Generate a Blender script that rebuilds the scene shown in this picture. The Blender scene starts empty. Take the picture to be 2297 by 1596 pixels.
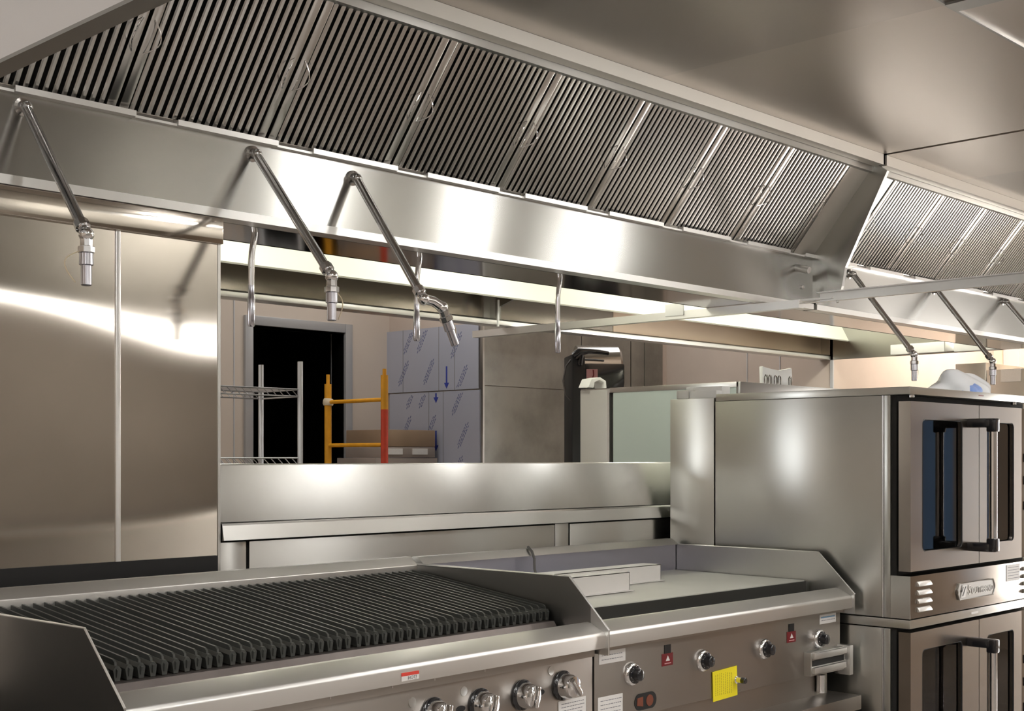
import bpy, bmesh, math, random
from mathutils import Vector, Matrix
random.seed(7)
S = bpy.context.scene
COL = S.collection

# ------------------------------------------------------------------ camera
FPX = 2931.0
YAW = math.atan(2827.5 / FPX)          # angle between view direction and +X
H = 1.43
cam = bpy.data.cameras.new('camera')
cam.sensor_width = 36.0
cam.lens = FPX / 2297 * 36
cam.shift_y = (1029 - 798) / 2297
cam.clip_start = 0.05
cam.clip_end = 60
camo = bpy.data.objects.new('camera', cam)
COL.objects.link(camo)
camo.location = (0, 0, H)
camo.rotation_euler = (math.pi / 2, 0, YAW - math.pi / 2)
S.camera = camo

# ------------------------------------------------------------------ world / exposure
w = bpy.data.worlds.new('world')
S.world = w
w.use_nodes = True
w.node_tree.nodes['Background'].inputs[0].default_value = (1.0, 0.98, 0.95, 1)
w.node_tree.nodes['Background'].inputs[1].default_value = 0.02
vs = S.view_settings
vs.view_transform = 'Standard'
vs.look = 'None'
vs.gamma = 1.0
vs.use_curve_mapping = False
vs.exposure = 0.65

# lamp powers (each lamp's light is made by its own builder)
TROFFER = 9.0      # emission strength of the ceiling troffers
GLOBE = 48.0       # emission strength of the hood globes

# ------------------------------------------------------------------ materials
def newmat(name):
    m = bpy.data.materials.new(name)
    m.use_nodes = True
    nt = m.node_tree
    b = nt.nodes['Principled BSDF']
    return m, nt, b

def plain(name, col, rough=0.5, metal=0.0, noise=0.0, nscale=8.0, coat=0.0, spec=None):
    m, nt, b = newmat(name)
    b.inputs['Base Color'].default_value = (*col, 1)
    b.inputs['Roughness'].default_value = rough
    b.inputs['Metallic'].default_value = metal
    if coat:
        b.inputs['Coat Weight'].default_value = coat
    if noise:
        tc = nt.nodes.new('ShaderNodeTexCoord')
        n = nt.nodes.new('ShaderNodeTexNoise')
        n.inputs['Scale'].default_value = nscale
        n.inputs['Detail'].default_value = 4
        nt.links.new(tc.outputs['Object'], n.inputs['Vector'])
        r = nt.nodes.new('ShaderNodeMapRange')
        r.inputs['To Min'].default_value = 1 - noise
        r.inputs['To Max'].default_value = 1 + noise
        nt.links.new(n.outputs['Fac'], r.inputs['Value'])
        mx = nt.nodes.new('ShaderNodeVectorMath')
        mx.operation = 'SCALE'
        mx.inputs[0].default_value = col
        nt.links.new(r.outputs['Result'], mx.inputs['Scale'])
        nt.links.new(mx.outputs['Vector'], b.inputs['Base Color'])
    return m

def steel(name, col=(0.60, 0.595, 0.575), rough=0.3, aniso=0.6, rot=0.25, warp=0.004, wscale=1.6, grain=0.15,
          wstretch=(1, 1, 1), smudge=0.0):
    """stainless sheet: brushed along the horizontal, slightly wavy"""
    m, nt, b = newmat(name)
    L = nt.links.new
    b.inputs['Metallic'].default_value = 1.0
    b.inputs['Base Color'].default_value = (*col, 1)
    tc = nt.nodes.new('ShaderNodeTexCoord')
    if aniso:
        b.inputs['Anisotropic'].default_value = aniso
        b.inputs['Anisotropic Rotation'].default_value = rot
        t = nt.nodes.new('ShaderNodeTangent')
        t.direction_type = 'UV_MAP'
        t.uv_map = 'UVMap'
        L(t.outputs['Tangent'], b.inputs['Tangent'])
    b.inputs['Roughness'].default_value = rough
    if smudge:
        n3 = nt.nodes.new('ShaderNodeTexNoise')
        n3.inputs['Scale'].default_value = 2.3
        n3.inputs['Detail'].default_value = 6
        n3.inputs['Roughness'].default_value = 0.6
        L(tc.outputs['Object'], n3.inputs['Vector'])
        m3 = nt.nodes.new('ShaderNodeMapRange')
        m3.interpolation_type = 'SMOOTHERSTEP'
        m3.inputs['From Min'].default_value = 0.25
        m3.inputs['From Max'].default_value = 0.72
        m3.inputs['To Min'].default_value = 1 - smudge
        m3.inputs['To Max'].default_value = 1.0
        L(n3.outputs['Fac'], m3.inputs['Value'])
        sc = nt.nodes.new('ShaderNodeVectorMath')
        sc.operation = 'SCALE'
        sc.inputs[0].default_value = col
        L(m3.outputs['Result'], sc.inputs['Scale'])
        L(sc.outputs['Vector'], b.inputs['Base Color'])
    if warp:
        mp = nt.nodes.new('ShaderNodeMapping')
        mp.inputs['Scale'].default_value = wstretch
        L(tc.outputs['Object'], mp.inputs['Vector'])
        n2 = nt.nodes.new('ShaderNodeTexNoise')
        n2.inputs['Scale'].default_value = wscale
        n2.inputs['Detail'].default_value = 0.0
        n2.inputs['Roughness'].default_value = 0.3
        L(mp.outputs['Vector'], n2.inputs['Vector'])
        bp = nt.nodes.new('ShaderNodeBump')
        bp.inputs['Strength'].default_value = 1.0
        bp.inputs['Distance'].default_value = warp
        L(n2.outputs['Fac'], bp.inputs['Height'])
        L(bp.outputs['Normal'], b.inputs['Normal'])
    return m

def emit(name, col, strength):
    m, nt, b = newmat(name)
    b.inputs['Base Color'].default_value = (*col, 1)
    b.inputs['Emission Color'].default_value = (*col, 1)
    b.inputs['Emission Strength'].default_value = strength
    return m

MT = {}
MT['steel'] = steel('brushed_steel', rough=0.28)
MT['steel_wall'] = steel('backsplash_steel', col=(0.60, 0.56, 0.51), rough=0.085, aniso=0.85, rot=0.0, warp=0.013, wscale=1.3, wstretch=(1, 1, 1.4), smudge=0.08)
MT['steel_hood'] = steel('hood_steel', col=(0.47, 0.465, 0.445), rough=0.25, aniso=0.8, warp=0.012, wscale=1.5)
MT['steel_mirror'] = steel('polished_steel', col=(0.50, 0.49, 0.48), rough=0.10, aniso=0.0, warp=0.006)
MT['steel_rough'] = steel('matt_steel', col=(0.66, 0.63, 0.58), rough=0.55, aniso=0.0, warp=0.0)
MT['steel_grey'] = plain('end_panel_grey', (0.78, 0.77, 0.77), 0.4, 0.15)
MT['steel_top'] = steel('hood_ceiling_steel', col=(0.50, 0.45, 0.405), rough=0.36, aniso=0.0, warp=0.006, wscale=1.0)
MT['steel_top_dark'] = steel('dark_hood_ceiling_steel', col=(0.40, 0.36, 0.325), rough=0.28, aniso=0.0, warp=0.004, wscale=1.0)  # darker copy of the ceiling steel for the stretches outside the glow
MT['tan_steel'] = steel('tan_filmed_steel', col=(0.70, 0.57, 0.45), rough=0.45, aniso=0.0, warp=0.002)  # warm reflection on the far skirt painted as a tan colour
MT['steel_low'] = steel('low_wall_steel', col=(0.76, 0.76, 0.74), rough=0.28, aniso=0.88, warp=0.02, wscale=1.2, wstretch=(1.6, 1, 0.5), smudge=0.1)
MT['steel_bright'] = steel('bright_steel', col=(0.80, 0.79, 0.77), rough=0.4, aniso=0.3, warp=0.002)
MT['steel_oven'] = steel('oven_side_steel', col=(0.62, 0.62, 0.59), rough=0.3, aniso=0.6, warp=0.028, wscale=1.3, wstretch=(1, 1.6, 0.6))
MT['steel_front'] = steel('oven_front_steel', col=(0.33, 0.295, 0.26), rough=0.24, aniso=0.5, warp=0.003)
MT['steel_panel'] = steel('control_panel_steel', col=(0.40, 0.37, 0.34), rough=0.36, aniso=0.5, warp=0.003)
MT['steel_lav'] = steel('filmed_steel', col=(0.50, 0.50, 0.60), rough=0.4, aniso=0.3, warp=0.003)  # even lavender tint for the griddle riser
MT['steel_dark'] = steel('splash_steel', col=(0.36, 0.355, 0.34), rough=0.34, aniso=0.4, warp=0.006)
MT['steel_filter'] = steel('filter_steel', col=(0.60, 0.585, 0.56), rough=0.2, aniso=0.0, warp=0.0)
MT['steel_cladding'] = steel('cladding_steel', col=(0.42, 0.42, 0.395), rough=0.38, aniso=0.3, warp=0.008, smudge=0.35)
MT['chrome'] = steel('chrome', col=(0.82, 0.82, 0.83), rough=0.07, aniso=0, warp=0, grain=0)
MT['pipe'] = steel('chromed_pipe', col=(0.50, 0.49, 0.48), rough=0.16, aniso=0, warp=0, grain=0.3)
MT['nozzle'] = steel('nozzle_metal', col=(0.62, 0.62, 0.68), rough=0.22, aniso=0, warp=0)
MT['iron'] = plain('cast_iron', (0.085, 0.088, 0.082), 0.40, 0.35, 0.2, 30)
MT['trough'] = plain('grease_trough', (0.20, 0.175, 0.165), 0.45, 0.8, 0.25, 12)
MT['trough_dark'] = plain('dark_trough', (0.10, 0.10, 0.095), 0.4, 0.8)
MT['plate'] = plain('griddle_plate', (0.64, 0.64, 0.60), 0.45, 0.3, 0.10, 6)
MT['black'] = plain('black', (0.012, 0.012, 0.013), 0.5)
MT['black_gloss'] = plain('black_plastic', (0.015, 0.015, 0.018), 0.18, coat=0.5)
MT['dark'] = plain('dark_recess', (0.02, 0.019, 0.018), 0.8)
MT['glass'] = plain('oven_glass', (0.018, 0.024, 0.03), 0.06, 0.0, coat=1.0)
MT['wire'] = plain('oven_rack_wire', (0.45, 0.47, 0.48), 0.25, 0.9)
MT['white'] = plain('white_paint', (0.80, 0.80, 0.78), 0.45)
MT['plenum'] = plain('cream_enamel', (0.90, 0.90, 0.80), 0.4)
MT['paper'] = plain('white_label', (0.80, 0.78, 0.76), 0.6, noise=0.06, nscale=120)
MT['print'] = plain('grey_print', (0.25, 0.25, 0.27), 0.6)
MT['red'] = plain('red_label', (0.19, 0.012, 0.016), 0.5)
MT['red2'] = plain('bright_red_label', (0.75, 0.06, 0.04), 0.5)
MT['yellow'] = plain('yellow_tag', (0.92, 0.78, 0.02), 0.5)
MT['tagprint'] = plain('tag_print', (0.45, 0.38, 0.05), 0.6)
MT['scaf_y'] = plain('yellow_enamel', (0.78, 0.36, 0.015), 0.45, noise=0.25, nscale=14)
MT['scaf_r'] = plain('red_enamel', (0.66, 0.06, 0.025), 0.45, noise=0.35, nscale=20)
MT['tape'] = plain('masking_tape', (0.72, 0.62, 0.45), 0.7)
MT['wall'] = plain('beige_paint', (0.60, 0.52, 0.45), 0.75, noise=0.04, nscale=3)
MT['wall_dark'] = plain('brown_paint', (0.25, 0.22, 0.19), 0.8)
MT['wall2'] = plain('warm_wall_board', (0.78, 0.62, 0.48), 0.75, noise=0.05, nscale=2)
MT['frp'] = plain('tan_wall_panel', (0.56, 0.475, 0.415), 0.5, noise=0.10, nscale=5)
MT['frame'] = plain('grey_door_frame', (0.40, 0.40, 0.41), 0.35, 0.3)
MT['post'] = plain('grey_trim', (0.52, 0.52, 0.54), 0.5)
MT['ceil'] = plain('ceiling_tile', (0.80, 0.76, 0.70), 0.9, noise=0.05, nscale=40)
MT['floor'] = plain('sealed_floor', (0.30, 0.26, 0.23), 0.22, noise=0.12, nscale=6, coat=0.4)
MT['cardboard'] = plain('cardboard', (0.34, 0.24, 0.16), 0.8, noise=0.08, nscale=10)
MT['cardtop'] = plain('cardboard_grey', (0.33, 0.28, 0.25), 0.8, noise=0.08, nscale=10)
MT['film'] = plain('protective_film', (0.46, 0.48, 0.57), 0.35, 0.25, noise=0.06, nscale=2)
MT['filmprint'] = plain('blue_film_print', (0.12, 0.14, 0.30), 0.5)
MT['arrow'] = plain('blue_arrow', (0.03, 0.05, 0.32), 0.5)
MT['cab'] = plain('cabinet_film', (0.52, 0.60, 0.56), 0.35, 0.35, noise=0.05, nscale=2)
MT['cab2'] = plain('cabinet_grey', (0.50, 0.49, 0.46), 0.4, 0.35)
MT['pink'] = plain('pink_label', (0.62, 0.33, 0.34), 0.6)
MT['bluew'] = plain('blue_plastic', (0.22, 0.36, 0.78), 0.4)
MT['ledblue'] = plain('blue_barrel', (0.25, 0.45, 0.66), 0.4)
MT['copper'] = plain('copper_pipe', (0.33, 0.12, 0.08), 0.35, 0.7)
MT['bagclear'] = None
m, nt, b = newmat('clear_plastic_bag')
b.inputs['Base Color'].default_value = (0.93, 0.95, 0.98, 1)
b.inputs['Roughness'].default_value = 0.25
b.inputs['Transmission Weight'].default_value = 0.12
b.inputs['IOR'].default_value = 1.15
MT['bagclear'] = m
m, nt, b = newmat('oven_door_glass')
nt.nodes.remove(b)
_t = nt.nodes.new('ShaderNodeBsdfTransparent'); _t.inputs[0].default_value = (0.30, 0.37, 0.43, 1)
_g = nt.nodes.new('ShaderNodeBsdfGlossy'); _g.inputs['Roughness'].default_value = 0.03
_f = nt.nodes.new('ShaderNodeFresnel'); _f.inputs[0].default_value = 1.45
_m = nt.nodes.new('ShaderNodeMixShader')
nt.links.new(_f.outputs[0], _m.inputs[0]); nt.links.new(_t.outputs[0], _m.inputs[1]); nt.links.new(_g.outputs[0], _m.inputs[2])
nt.links.new(_m.outputs[0], nt.nodes['Material Output'].inputs[0])
MT['glass_pane'] = m

MT['steel_chan'] = plain('pale_metal', (0.90, 0.88, 0.86), 0.4, 0.15)
MT['wire_post'] = plain('zinc_wire', (0.62, 0.63, 0.66), 0.3, 0.85)
MT['dark2'] = plain('cavity_enamel', (0.10, 0.10, 0.10), 0.4)
MT['cable'] = plain('grey_cable', (0.13, 0.125, 0.12), 0.5)
MT['panelw'] = emit('troffer_diffuser', (1.0, 0.99, 0.965), TROFFER)
MT['strip'] = emit('strip_diffuser', (1.0, 0.97, 0.92), 5.0)
MT['panelw3'] = emit('bright_troffer_diffuser', (1.0, 0.90, 0.78), 22.0)
MT['daylight'] = emit('daylight_pane', (1.0, 0.96, 0.91), 11.0)
MT['daylight2'] = emit('small_daylight_pane', (0.35, 0.58, 1.0), 0.10)
MT['backwin'] = emit('rear_window_pane', (0.93, 0.97, 1.0), 8.0)
MT['panelw2'] = emit('rear_troffer_diffuser', (1.0, 0.975, 0.93), 3.2)
MT['globe'] = emit('globe_glass', (1.0, 0.995, 0.97), GLOBE)
MT['globe2'] = emit('rear_globe_glass', (1.0, 0.98, 0.86), GLOBE * 1.2)

# ------------------------------------------------------------------ mesh helpers
WL = {}   # world translation of every object

class MB:
    def __init__(s):
        s.bm = bmesh.new()
        s.smooth = False
    def face(s, pts):
        vs_ = [s.bm.verts.new(p) for p in pts]
        return s.bm.faces.new(vs_)
    def box(s, x0, x1, y0, y1, z0, z1, rot=None, piv=None):
        v = [Vector((x, y, z)) for x in (x0, x1) for y in (y0, y1) for z in (z0, z1)]
        if rot is not None:
            c = Vector(piv) if piv is not None else Vector(((x0+x1)/2, (y0+y1)/2, (z0+z1)/2))
            v = [rot @ (p - c) + c for p in v]
        q = [s.bm.verts.new(p) for p in v]
        for f in ((0,1,3,2),(4,6,7,5),(0,4,5,1),(2,3,7,6),(0,2,6,4),(1,5,7,3)):
            s.bm.faces.new([q[i] for i in f])
        return s
    def prism(s, poly, axis, a0, a1):
        """poly: 2-D points; axis 'x' -> (y,z), 'y' -> (x,z), 'z' -> (x,y)"""
        def P(p, a):
            return {'x': (a, p[0], p[1]), 'y': (p[0], a, p[1]), 'z': (p[0], p[1], a)}[axis]
        A = [s.bm.verts.new(P(p, a0)) for p in poly]
        B = [s.bm.verts.new(P(p, a1)) for p in poly]
        n = len(poly)
        s.bm.faces.new(A[::-1])
        s.bm.faces.new(B)
        for i in range(n):
            s.bm.faces.new((A[i], A[(i+1) % n], B[(i+1) % n], B[i]))
        return s
    def tube(s, pts, r, seg=12, cap=True, closed=False):
        s.smooth = True
        pts = [Vector(p) for p in pts]
        n = len(pts)
        rs = r if isinstance(r, (list, tuple)) else [r]*n
        rings = []
        up = None
        for i, p in enumerate(pts):
            if closed:
                t = (pts[(i+1) % n] - pts[i-1]).normalized()
            else:
                a = pts[max(i-1, 0)]; b_ = pts[min(i+1, n-1)]
                t = (b_ - a)
                if t.length < 1e-9:
                    t = pts[min(i+2, n-1)] - pts[max(i-2, 0)]
                t.normalize()
            if up is None:
                up = Vector((0, 0, 1)) if abs(t.z) < 0.9 else Vector((1, 0, 0))
            u = t.cross(up)
            if u.length < 1e-6:
                u = t.cross(Vector((0.3, 1, 0.2)))
            u.normalize()
            v = t.cross(u).normalized()
            up = -v if not closed else up
            if not closed:
                up = u.cross(t).normalized()
            rings.append([s.bm.verts.new(p + rs[i]*(math.cos(2*math.pi*k/seg)*u + math.sin(2*math.pi*k/seg)*v)) for k in range(seg)])
        m_ = n if closed else n-1
        for i in range(m_):
            A = rings[i]; B = rings[(i+1) % n]
            for k in range(seg):
                s.bm.faces.new((A[k], A[(k+1) % seg], B[(k+1) % seg], B[k]))
        if cap and not closed:
            s.bm.faces.new(rings[0][::-1])
            s.bm.faces.new(rings[-1])
        return s
    def cyl(s, p0, p1, r, seg=20):
        return s.tube([p0, p1], r, seg)
    def turned(s, p0, axis, prof, seg=28):
        """prof: list of (distance along axis, radius)"""
        a = Vector(axis).normalized()
        p0 = Vector(p0)
        return s.tube([p0 + a*d + a*1e-5*i for i, (d, r) in enumerate(prof)], [max(r, 1e-4) for d, r in prof], seg)
    def disc(s, c, n, r, t, seg=28):
        n = Vector(n).normalized(); c = Vector(c)
        return s.tube([c, c + n*t], r, seg)
    def sphere(s, c, r, sc=(1, 1, 1), seg=20):
        s.smooth = True
        mt = Matrix.Translation(c) @ Matrix.Diagonal((*[r*k for k in sc], 1))
        bmesh.ops.create_uvsphere(s.bm, u_segments=seg, v_segments=seg//2, radius=1, matrix=mt)
        return s
    def xform(s, M):
        bmesh.ops.transform(s.bm, matrix=M, verts=s.bm.verts)
        return s
    def build(s, name, mat, parent=None, bevel=0.0, origin=None, sub=0):
        bm = s.bm
        bmesh.ops.recalc_face_normals(bm, faces=bm.faces)
        if bevel:
            es = [e for e in bm.edges if len(e.link_faces) == 2 and e.calc_face_angle(0) > 0.5]
            bmesh.ops.bevel(bm, geom=es, offset=bevel, segments=2, affect='EDGES', profile=0.6, clamp_overlap=True)
        if parent is None:
            xs = [v.co.x for v in bm.verts]; ys = [v.co.y for v in bm.verts]; zs = [v.co.z for v in bm.verts]
            o = Vector(((min(xs)+max(xs))/2, (min(ys)+max(ys))/2, min(zs))) if origin is None else Vector(origin)
        else:
            o = WL[parent.name]
        for v in bm.verts:
            v.co -= o
        uv = bm.loops.layers.uv.new('UVMap')
        bm.normal_update()
        for f in bm.faces:
            n = f.normal
            ax = max(range(3), key=lambda i: abs(n[i]))
            for l in f.loops:
                c = l.vert.co
                l[uv].uv = ((c.y, c.z), (c.x, c.z), (c.x, c.y))[ax]
        me = bpy.data.meshes.new(name)
        bm.to_mesh(me)
        bm.free()
        if s.smooth or bevel:
            for p in me.polygons:
                p.use_smooth = True
            me.set_sharp_from_angle(angle=0.7)
        me.materials.append(MT[mat] if isinstance(mat, str) else mat)
        ob = bpy.data.objects.new(name, me)
        COL.objects.link(ob)
        if parent is None:
            ob.location = o
            WL[ob.name] = o
        else:
            ob.parent = parent
            WL[ob.name] = o
        return ob

def tag(o, label=None, cat=None, group=None, kind=None):
    if label: o['label'] = label
    if cat: o['category'] = cat
    if group: o['group'] = group
    if kind: o['kind'] = kind
    return o

def thing(name, label, cat, loc, group=None):
    o = bpy.data.objects.new(name, None)
    o.empty_display_size = 0.1
    COL.objects.link(o)
    o.location = loc
    WL[o.name] = Vector(loc)
    return tag(o, label, cat, group)

def struct(o):
    o['kind'] = 'structure'
    return o

def B(name, mat, parent, *bx, bevel=0.0, label=None):
    mb = MB()
    for q in bx:
        mb.box(*q)
    o = mb.build(name, mat, parent, bevel)
    if label: o['label'] = label
    return o

def copy_tree(o, loc):
    def rec(src, par):
        c = src.copy()
        COL.objects.link(c)
        if par is not None:
            c.parent = par
        for ch in list(src.children):
            rec(ch, c)
        return c
    r = rec(o, None)
    r.location = loc
    return r

def arc(c, r, a0, a1, n, f):
    return [f(c, r, math.radians(a0 + (a1-a0)*i/n)) for i in range(n+1)]

def text_part(name, s, size, mat, parent, loc, rot, depth=0.0008):
    cu = bpy.data.curves.new(name, 'FONT')
    cu.body = s
    cu.size = size
    cu.extrude = depth
    cu.align_x = 'CENTER'
    cu.align_y = 'CENTER'
    tmp = bpy.data.objects.new('tmp_text', cu)
    COL.objects.link(tmp)
    dg = bpy.context.evaluated_depsgraph_get()
    me = bpy.data.meshes.new_from_object(tmp.evaluated_get(dg))
    bpy.data.objects.remove(tmp)
    me.transform(Matrix.Translation(Vector(loc) - WL[parent.name]) @ rot)
    me.materials.clear()
    me.materials.append(MT[mat])
    me.name = name
    o = bpy.data.objects.new(name, me)
    COL.objects.link(o)
    o.parent = parent
    WL[o.name] = WL[parent.name]
    return o

def merge(dst, src):
    """fold a printed pattern into its sheet (one mesh, second material)"""
    bm = bmesh.new()
    bm.from_mesh(dst.data)
    n0 = len(bm.faces)
    bm.from_mesh(src.data)
    bm.faces.ensure_lookup_table()
    k = len(dst.data.materials)
    for f in bm.faces[n0:]:
        f.material_index = k
    bm.to_mesh(dst.data)
    bm.free()
    dst.data.materials.append(src.data.materials[0])
    bpy.data.objects.remove(src)

ROT_FRONT = Matrix.Rotation(math.pi/2, 4, 'X')     # text facing -Y

# ================================================================== SETTING
CEIL = 3.05
YB = 6.355      # back wall
XL, XR, YF = -3.2, 9.6, -4.6
struct(B('floor', 'floor', None, (XL, XR, YF, 8.2, -0.05, 0)))
struct(B('ceiling', 'ceil', None, (XL, XR, YF, 8.2, CEIL, CEIL+0.05)))
struct(B('wall_left', 'wall', None, (XL-0.1, XL, YF, 8.2, 0, CEIL)))
struct(B('wall_front', 'wall_dark', None, (XL, XR, YF-0.1, YF, 0, CEIL)))
struct(B('wall_right', 'wall2', None, (XR, XR+0.1, YF, 8.2, 0, CEIL)))
DX0, DX1, DZ = 4.41, 5.09, 2.205
wb = MB()
wb.box(XL, DX0, YB, YB+0.12, 0, CEIL)
wb.box(DX1, 5.46, YB, YB+0.12, 0, CEIL)
wb.box(DX0, DX1, YB, YB+0.12, DZ, CEIL)
struct(wb.build('wall_back', 'wall'))
# dark room behind the doorway
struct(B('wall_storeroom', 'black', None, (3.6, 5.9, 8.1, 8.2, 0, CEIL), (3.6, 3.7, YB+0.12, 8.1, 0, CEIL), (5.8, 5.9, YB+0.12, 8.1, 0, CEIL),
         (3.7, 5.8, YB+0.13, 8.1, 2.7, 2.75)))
# door frame
d = MB()
d.box(DX0-0.055, DX0, YB-0.02, YB+0.13, 0, DZ+0.055)
d.box(DX1, DX1+0.055, YB-0.02, YB+0.13, 0, DZ+0.055)
d.box(DX0, DX1, YB-0.02, YB+0.13, DZ, DZ+0.055)
struct(d.build('door_1', 'frame', bevel=0.004))
struct(B('trim_1', 'post', None, (DX0-0.125, DX0-0.118, YB-0.004, YB, 0, 2.5)))
# walk-in walls that step out into the room
struct(B('wall_stub', 'frp', None, (5.46, 7.262, 5.52, YB+0.12, 0, 2.7), (7.262, 9.6, 4.22, 5.6, 0, 2.7)))
struct(B('trim_2', 'post', None, (7.256, 7.262, 4.60, 4.606, 0, 2.7), (7.256, 7.262, 4.85, 4.856, 0, 2.7), (7.25, 7.262, 4.215, 4.235, 0, 2.7)))
struct(B('trim_3', 'post', None, (9.585, 9.6, 4.02, 4.14, 0, CEIL), (9.585, 9.6, 3.66, 3.80, 0, CEIL)))
# daylight entrance in the right wall, out of the frame, mirrored by the steel
wn = MB()
wn.box(9.585, 9.598, 0.45, 0.87, 0.15, 2.25)
wn.box(9.585, 9.598, 0.93, 1.35, 0.15, 2.25)
struct(wn.build('window_1', 'daylight'))
wf = MB()
for y0_, y1_ in ((0.39, 0.45), (0.87, 0.93), (1.35, 1.41)):
    wf.box(9.56, 9.6, y0_, y1_, 0.1, 2.3)
wf.box(9.56, 9.6, 0.39, 1.41, 2.25, 2.31)
wf.box(9.56, 9.6, 0.39, 1.41, 0.09, 0.15)
struct(wf.build('trim_4', 'frame'))
struct(B('window_3', 'backwin', None, (-2.75, -2.05, YB-0.012, YB-0.001, 0.9, 2.5)))
struct(B('window_2', 'daylight2', None, (9.585, 9.598, -0.95, -0.70, 0.6, 2.1), (9.585, 9.598, -0.62, -0.37, 0.6, 2.1)))
# stainless cladding on the stub wall
cl = thing('wall_cladding', 'dull grey stainless wall cladding behind the grey cabinet, with a horizontal seam', 'wall panel', (6.3, 5.51, 0))
B('cladding_sheet', 'steel_cladding', cl, (5.462, 6.35, 5.508, 5.52, 0, 1.862), (5.462, 6.35, 5.508, 5.52, 1.866, 2.6))
B('cladding_sheet', 'steel_cladding', cl, (6.354, 6.85, 5.506, 5.52, 0, 2.6))
B('cladding_sheet', 'steel_cladding', cl, (6.856, 7.20, 5.504, 5.52, 0, 2.6), (7.0, 7.01, 5.50, 5.506, 0, 2.6))
B('corner_strip', 'steel', cl, (5.448, 5.462, 5.496, 5.52, 0, 2.6))

# film covered sheets on the side of the stub wall (face -X)
FX = 5.448
def film(z0, z1, y0, y1, seed, label, ar):
    t = thing('filmed_sheet', label, 'wall panel', (FX, (y0+y1)/2, z0))
    sh = B('sheet', 'film', t, (FX-0.008, FX, y0, y1, z0, z1))
    rnd = random.Random(seed)
    mb = MB()
    ym = (y0+y1)/2
    # printed diagonal lines of small type
    row = 0
    zc = z0 + 0.07
    k = 0
    while zc < z1 - 0.03:
        for yc in (y1-0.16 - 0.05*(k % 2), ym+0.02 + 0.06*(k % 2), y0+0.14 + 0.05*(k % 2)):
            if y0+0.09 < yc < y1-0.06:
                for off in (-0.012, 0.0, 0.012):
                    ln = 0.075 if off else 0.095
                    seg = 7
                    for j in range(seg):
                        tt = -ln + 2*ln*j/seg + rnd.uniform(0, .004)
                        L_ = 2*ln/seg*0.72
                        # text direction: up and to the right in the view (toward -Y)
                        dy, dz = -0.50, 0.86
                        a = (yc - off*0.86 + dy*tt, zc + 0.05*(yc > ym) - off*0.5 + dz*tt)
                        b_ = (a[0]+dy*L_, a[1]+dz*L_)
                        nrm = (0.86*0.002, 0.5*0.002)
                        if min(a[1], b_[1]) > z0+0.01 and max(a[1], b_[1]) < z1-0.01:
                            mb.prism([(a[0]-nrm[0], a[1]-nrm[1]), (b_[0]-nrm[0], b_[1]-nrm[1]), (b_[0]+nrm[0], b_[1]+nrm[1]), (a[0]+nrm[0], a[1]+nrm[1])], 'x', FX-0.0092, FX-0.008)
        zc += 0.20
        k += 1
    merge(sh, mb.build('film_print', 'filmprint', t))
    lines = MB()
    for yy in ar['lines']:
        lines.box(FX-0.0092, FX-0.008, yy-0.002, yy+0.002, z0, z1)
    merge(sh, lines.build('seam_line', 'print', t))
    for (yy, zt, zb) in ar['arrows']:
        a = MB()
        a.box(FX-0.0095, FX-0.008, yy-0.006, yy+0.006, zb+0.03, zt)
        a.prism([(yy-0.022, zb+0.035), (yy+0.022, zb+0.035), (yy, zb)], 'x', FX-0.0096, FX-0.008)
        a.build('arrow_mark', 'arrow', t)
film(1.845, 2.235, 5.525, 6.355, 3, 'upper lavender-grey film-covered steel sheet with blue print and one long arrow', dict(lines=(6.20, 5.87, 5.73), arrows=((5.80, 1.99, 1.855),)))
film(0.3, 1.838, 5.515, 6.33, 5, 'lower lavender-grey film-covered steel sheet below the other, with two blue arrows', dict(lines=(5.96, 5.83), arrows=((5.895, 1.83, 1.77), (5.895, 1.60, 1.475))))

# troffers (only reach the picture as reflections and light)
def troffer(x, y, lx=1.2, ly=0.6, label=''):
    t = thing('ceiling_light', label, 'ceiling light', (x, y, CEIL-0.06), 'recessed fluorescent ceiling lights')
    fr = MB()
    fr.box(x-lx/2-.03, x+lx/2+.03, y-ly/2-.03, y-ly/2, CEIL-0.06, CEIL)
    fr.box(x-lx/2-.03, x+lx/2+.03, y+ly/2, y+ly/2+.03, CEIL-0.06, CEIL)
    fr.box(x-lx/2-.03, x-lx/2, y-ly/2, y+ly/2, CEIL-0.06, CEIL)
    fr.box(x+lx/2, x+lx/2+.03, y-ly/2, y+ly/2, CEIL-0.06, CEIL)
    fr.build('frame', 'white', t)
    B('diffuser', 'panelw3' if (x > 8 and y > 3) else 'panelw' if y < 4 else 'panelw2', t, (x-lx/2, x+lx/2, y-ly/2, y+ly/2, CEIL-0.05, CEIL-0.01))
for x, y in ((-1.6, -0.9), (0.8, -0.9), (3.2, -0.9), (5.6, -0.9), (0.8, -3.2), (5.6, -3.2), (-1.8, 2.4), (2.6, 5.5), (4.7, 5.5), (8.6, 3.4), (6.3, 4.95)):
    troffer(x, y, label='recessed white fluorescent panel in the tiled ceiling')

# pendant strip lights behind the camera, seen as the bright band in the backsplash
for i in range(5):
    xs = -2.6 + 2.0*i
    t = thing('strip_light', 'long fluorescent strip light hanging in front of the brown wall', 'ceiling light', (xs, -3.55, 2.38), 'hanging strip lights')
    B('housing', 'white', t, (xs-0.95, xs+0.95, -3.60, -3.52, 2.50, 2.56))
    B('diffuser', 'strip', t, (xs-0.94, xs+0.94, -3.59, -3.53, 2.42, 2.50))
    for dx in (-0.7, 0.7):
        MB().cyl((xs+dx, -3.56, 2.55), (xs+dx, -3.56, CEIL), 0.006, 8).build('hanger_rod', 'steel', t)

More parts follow.
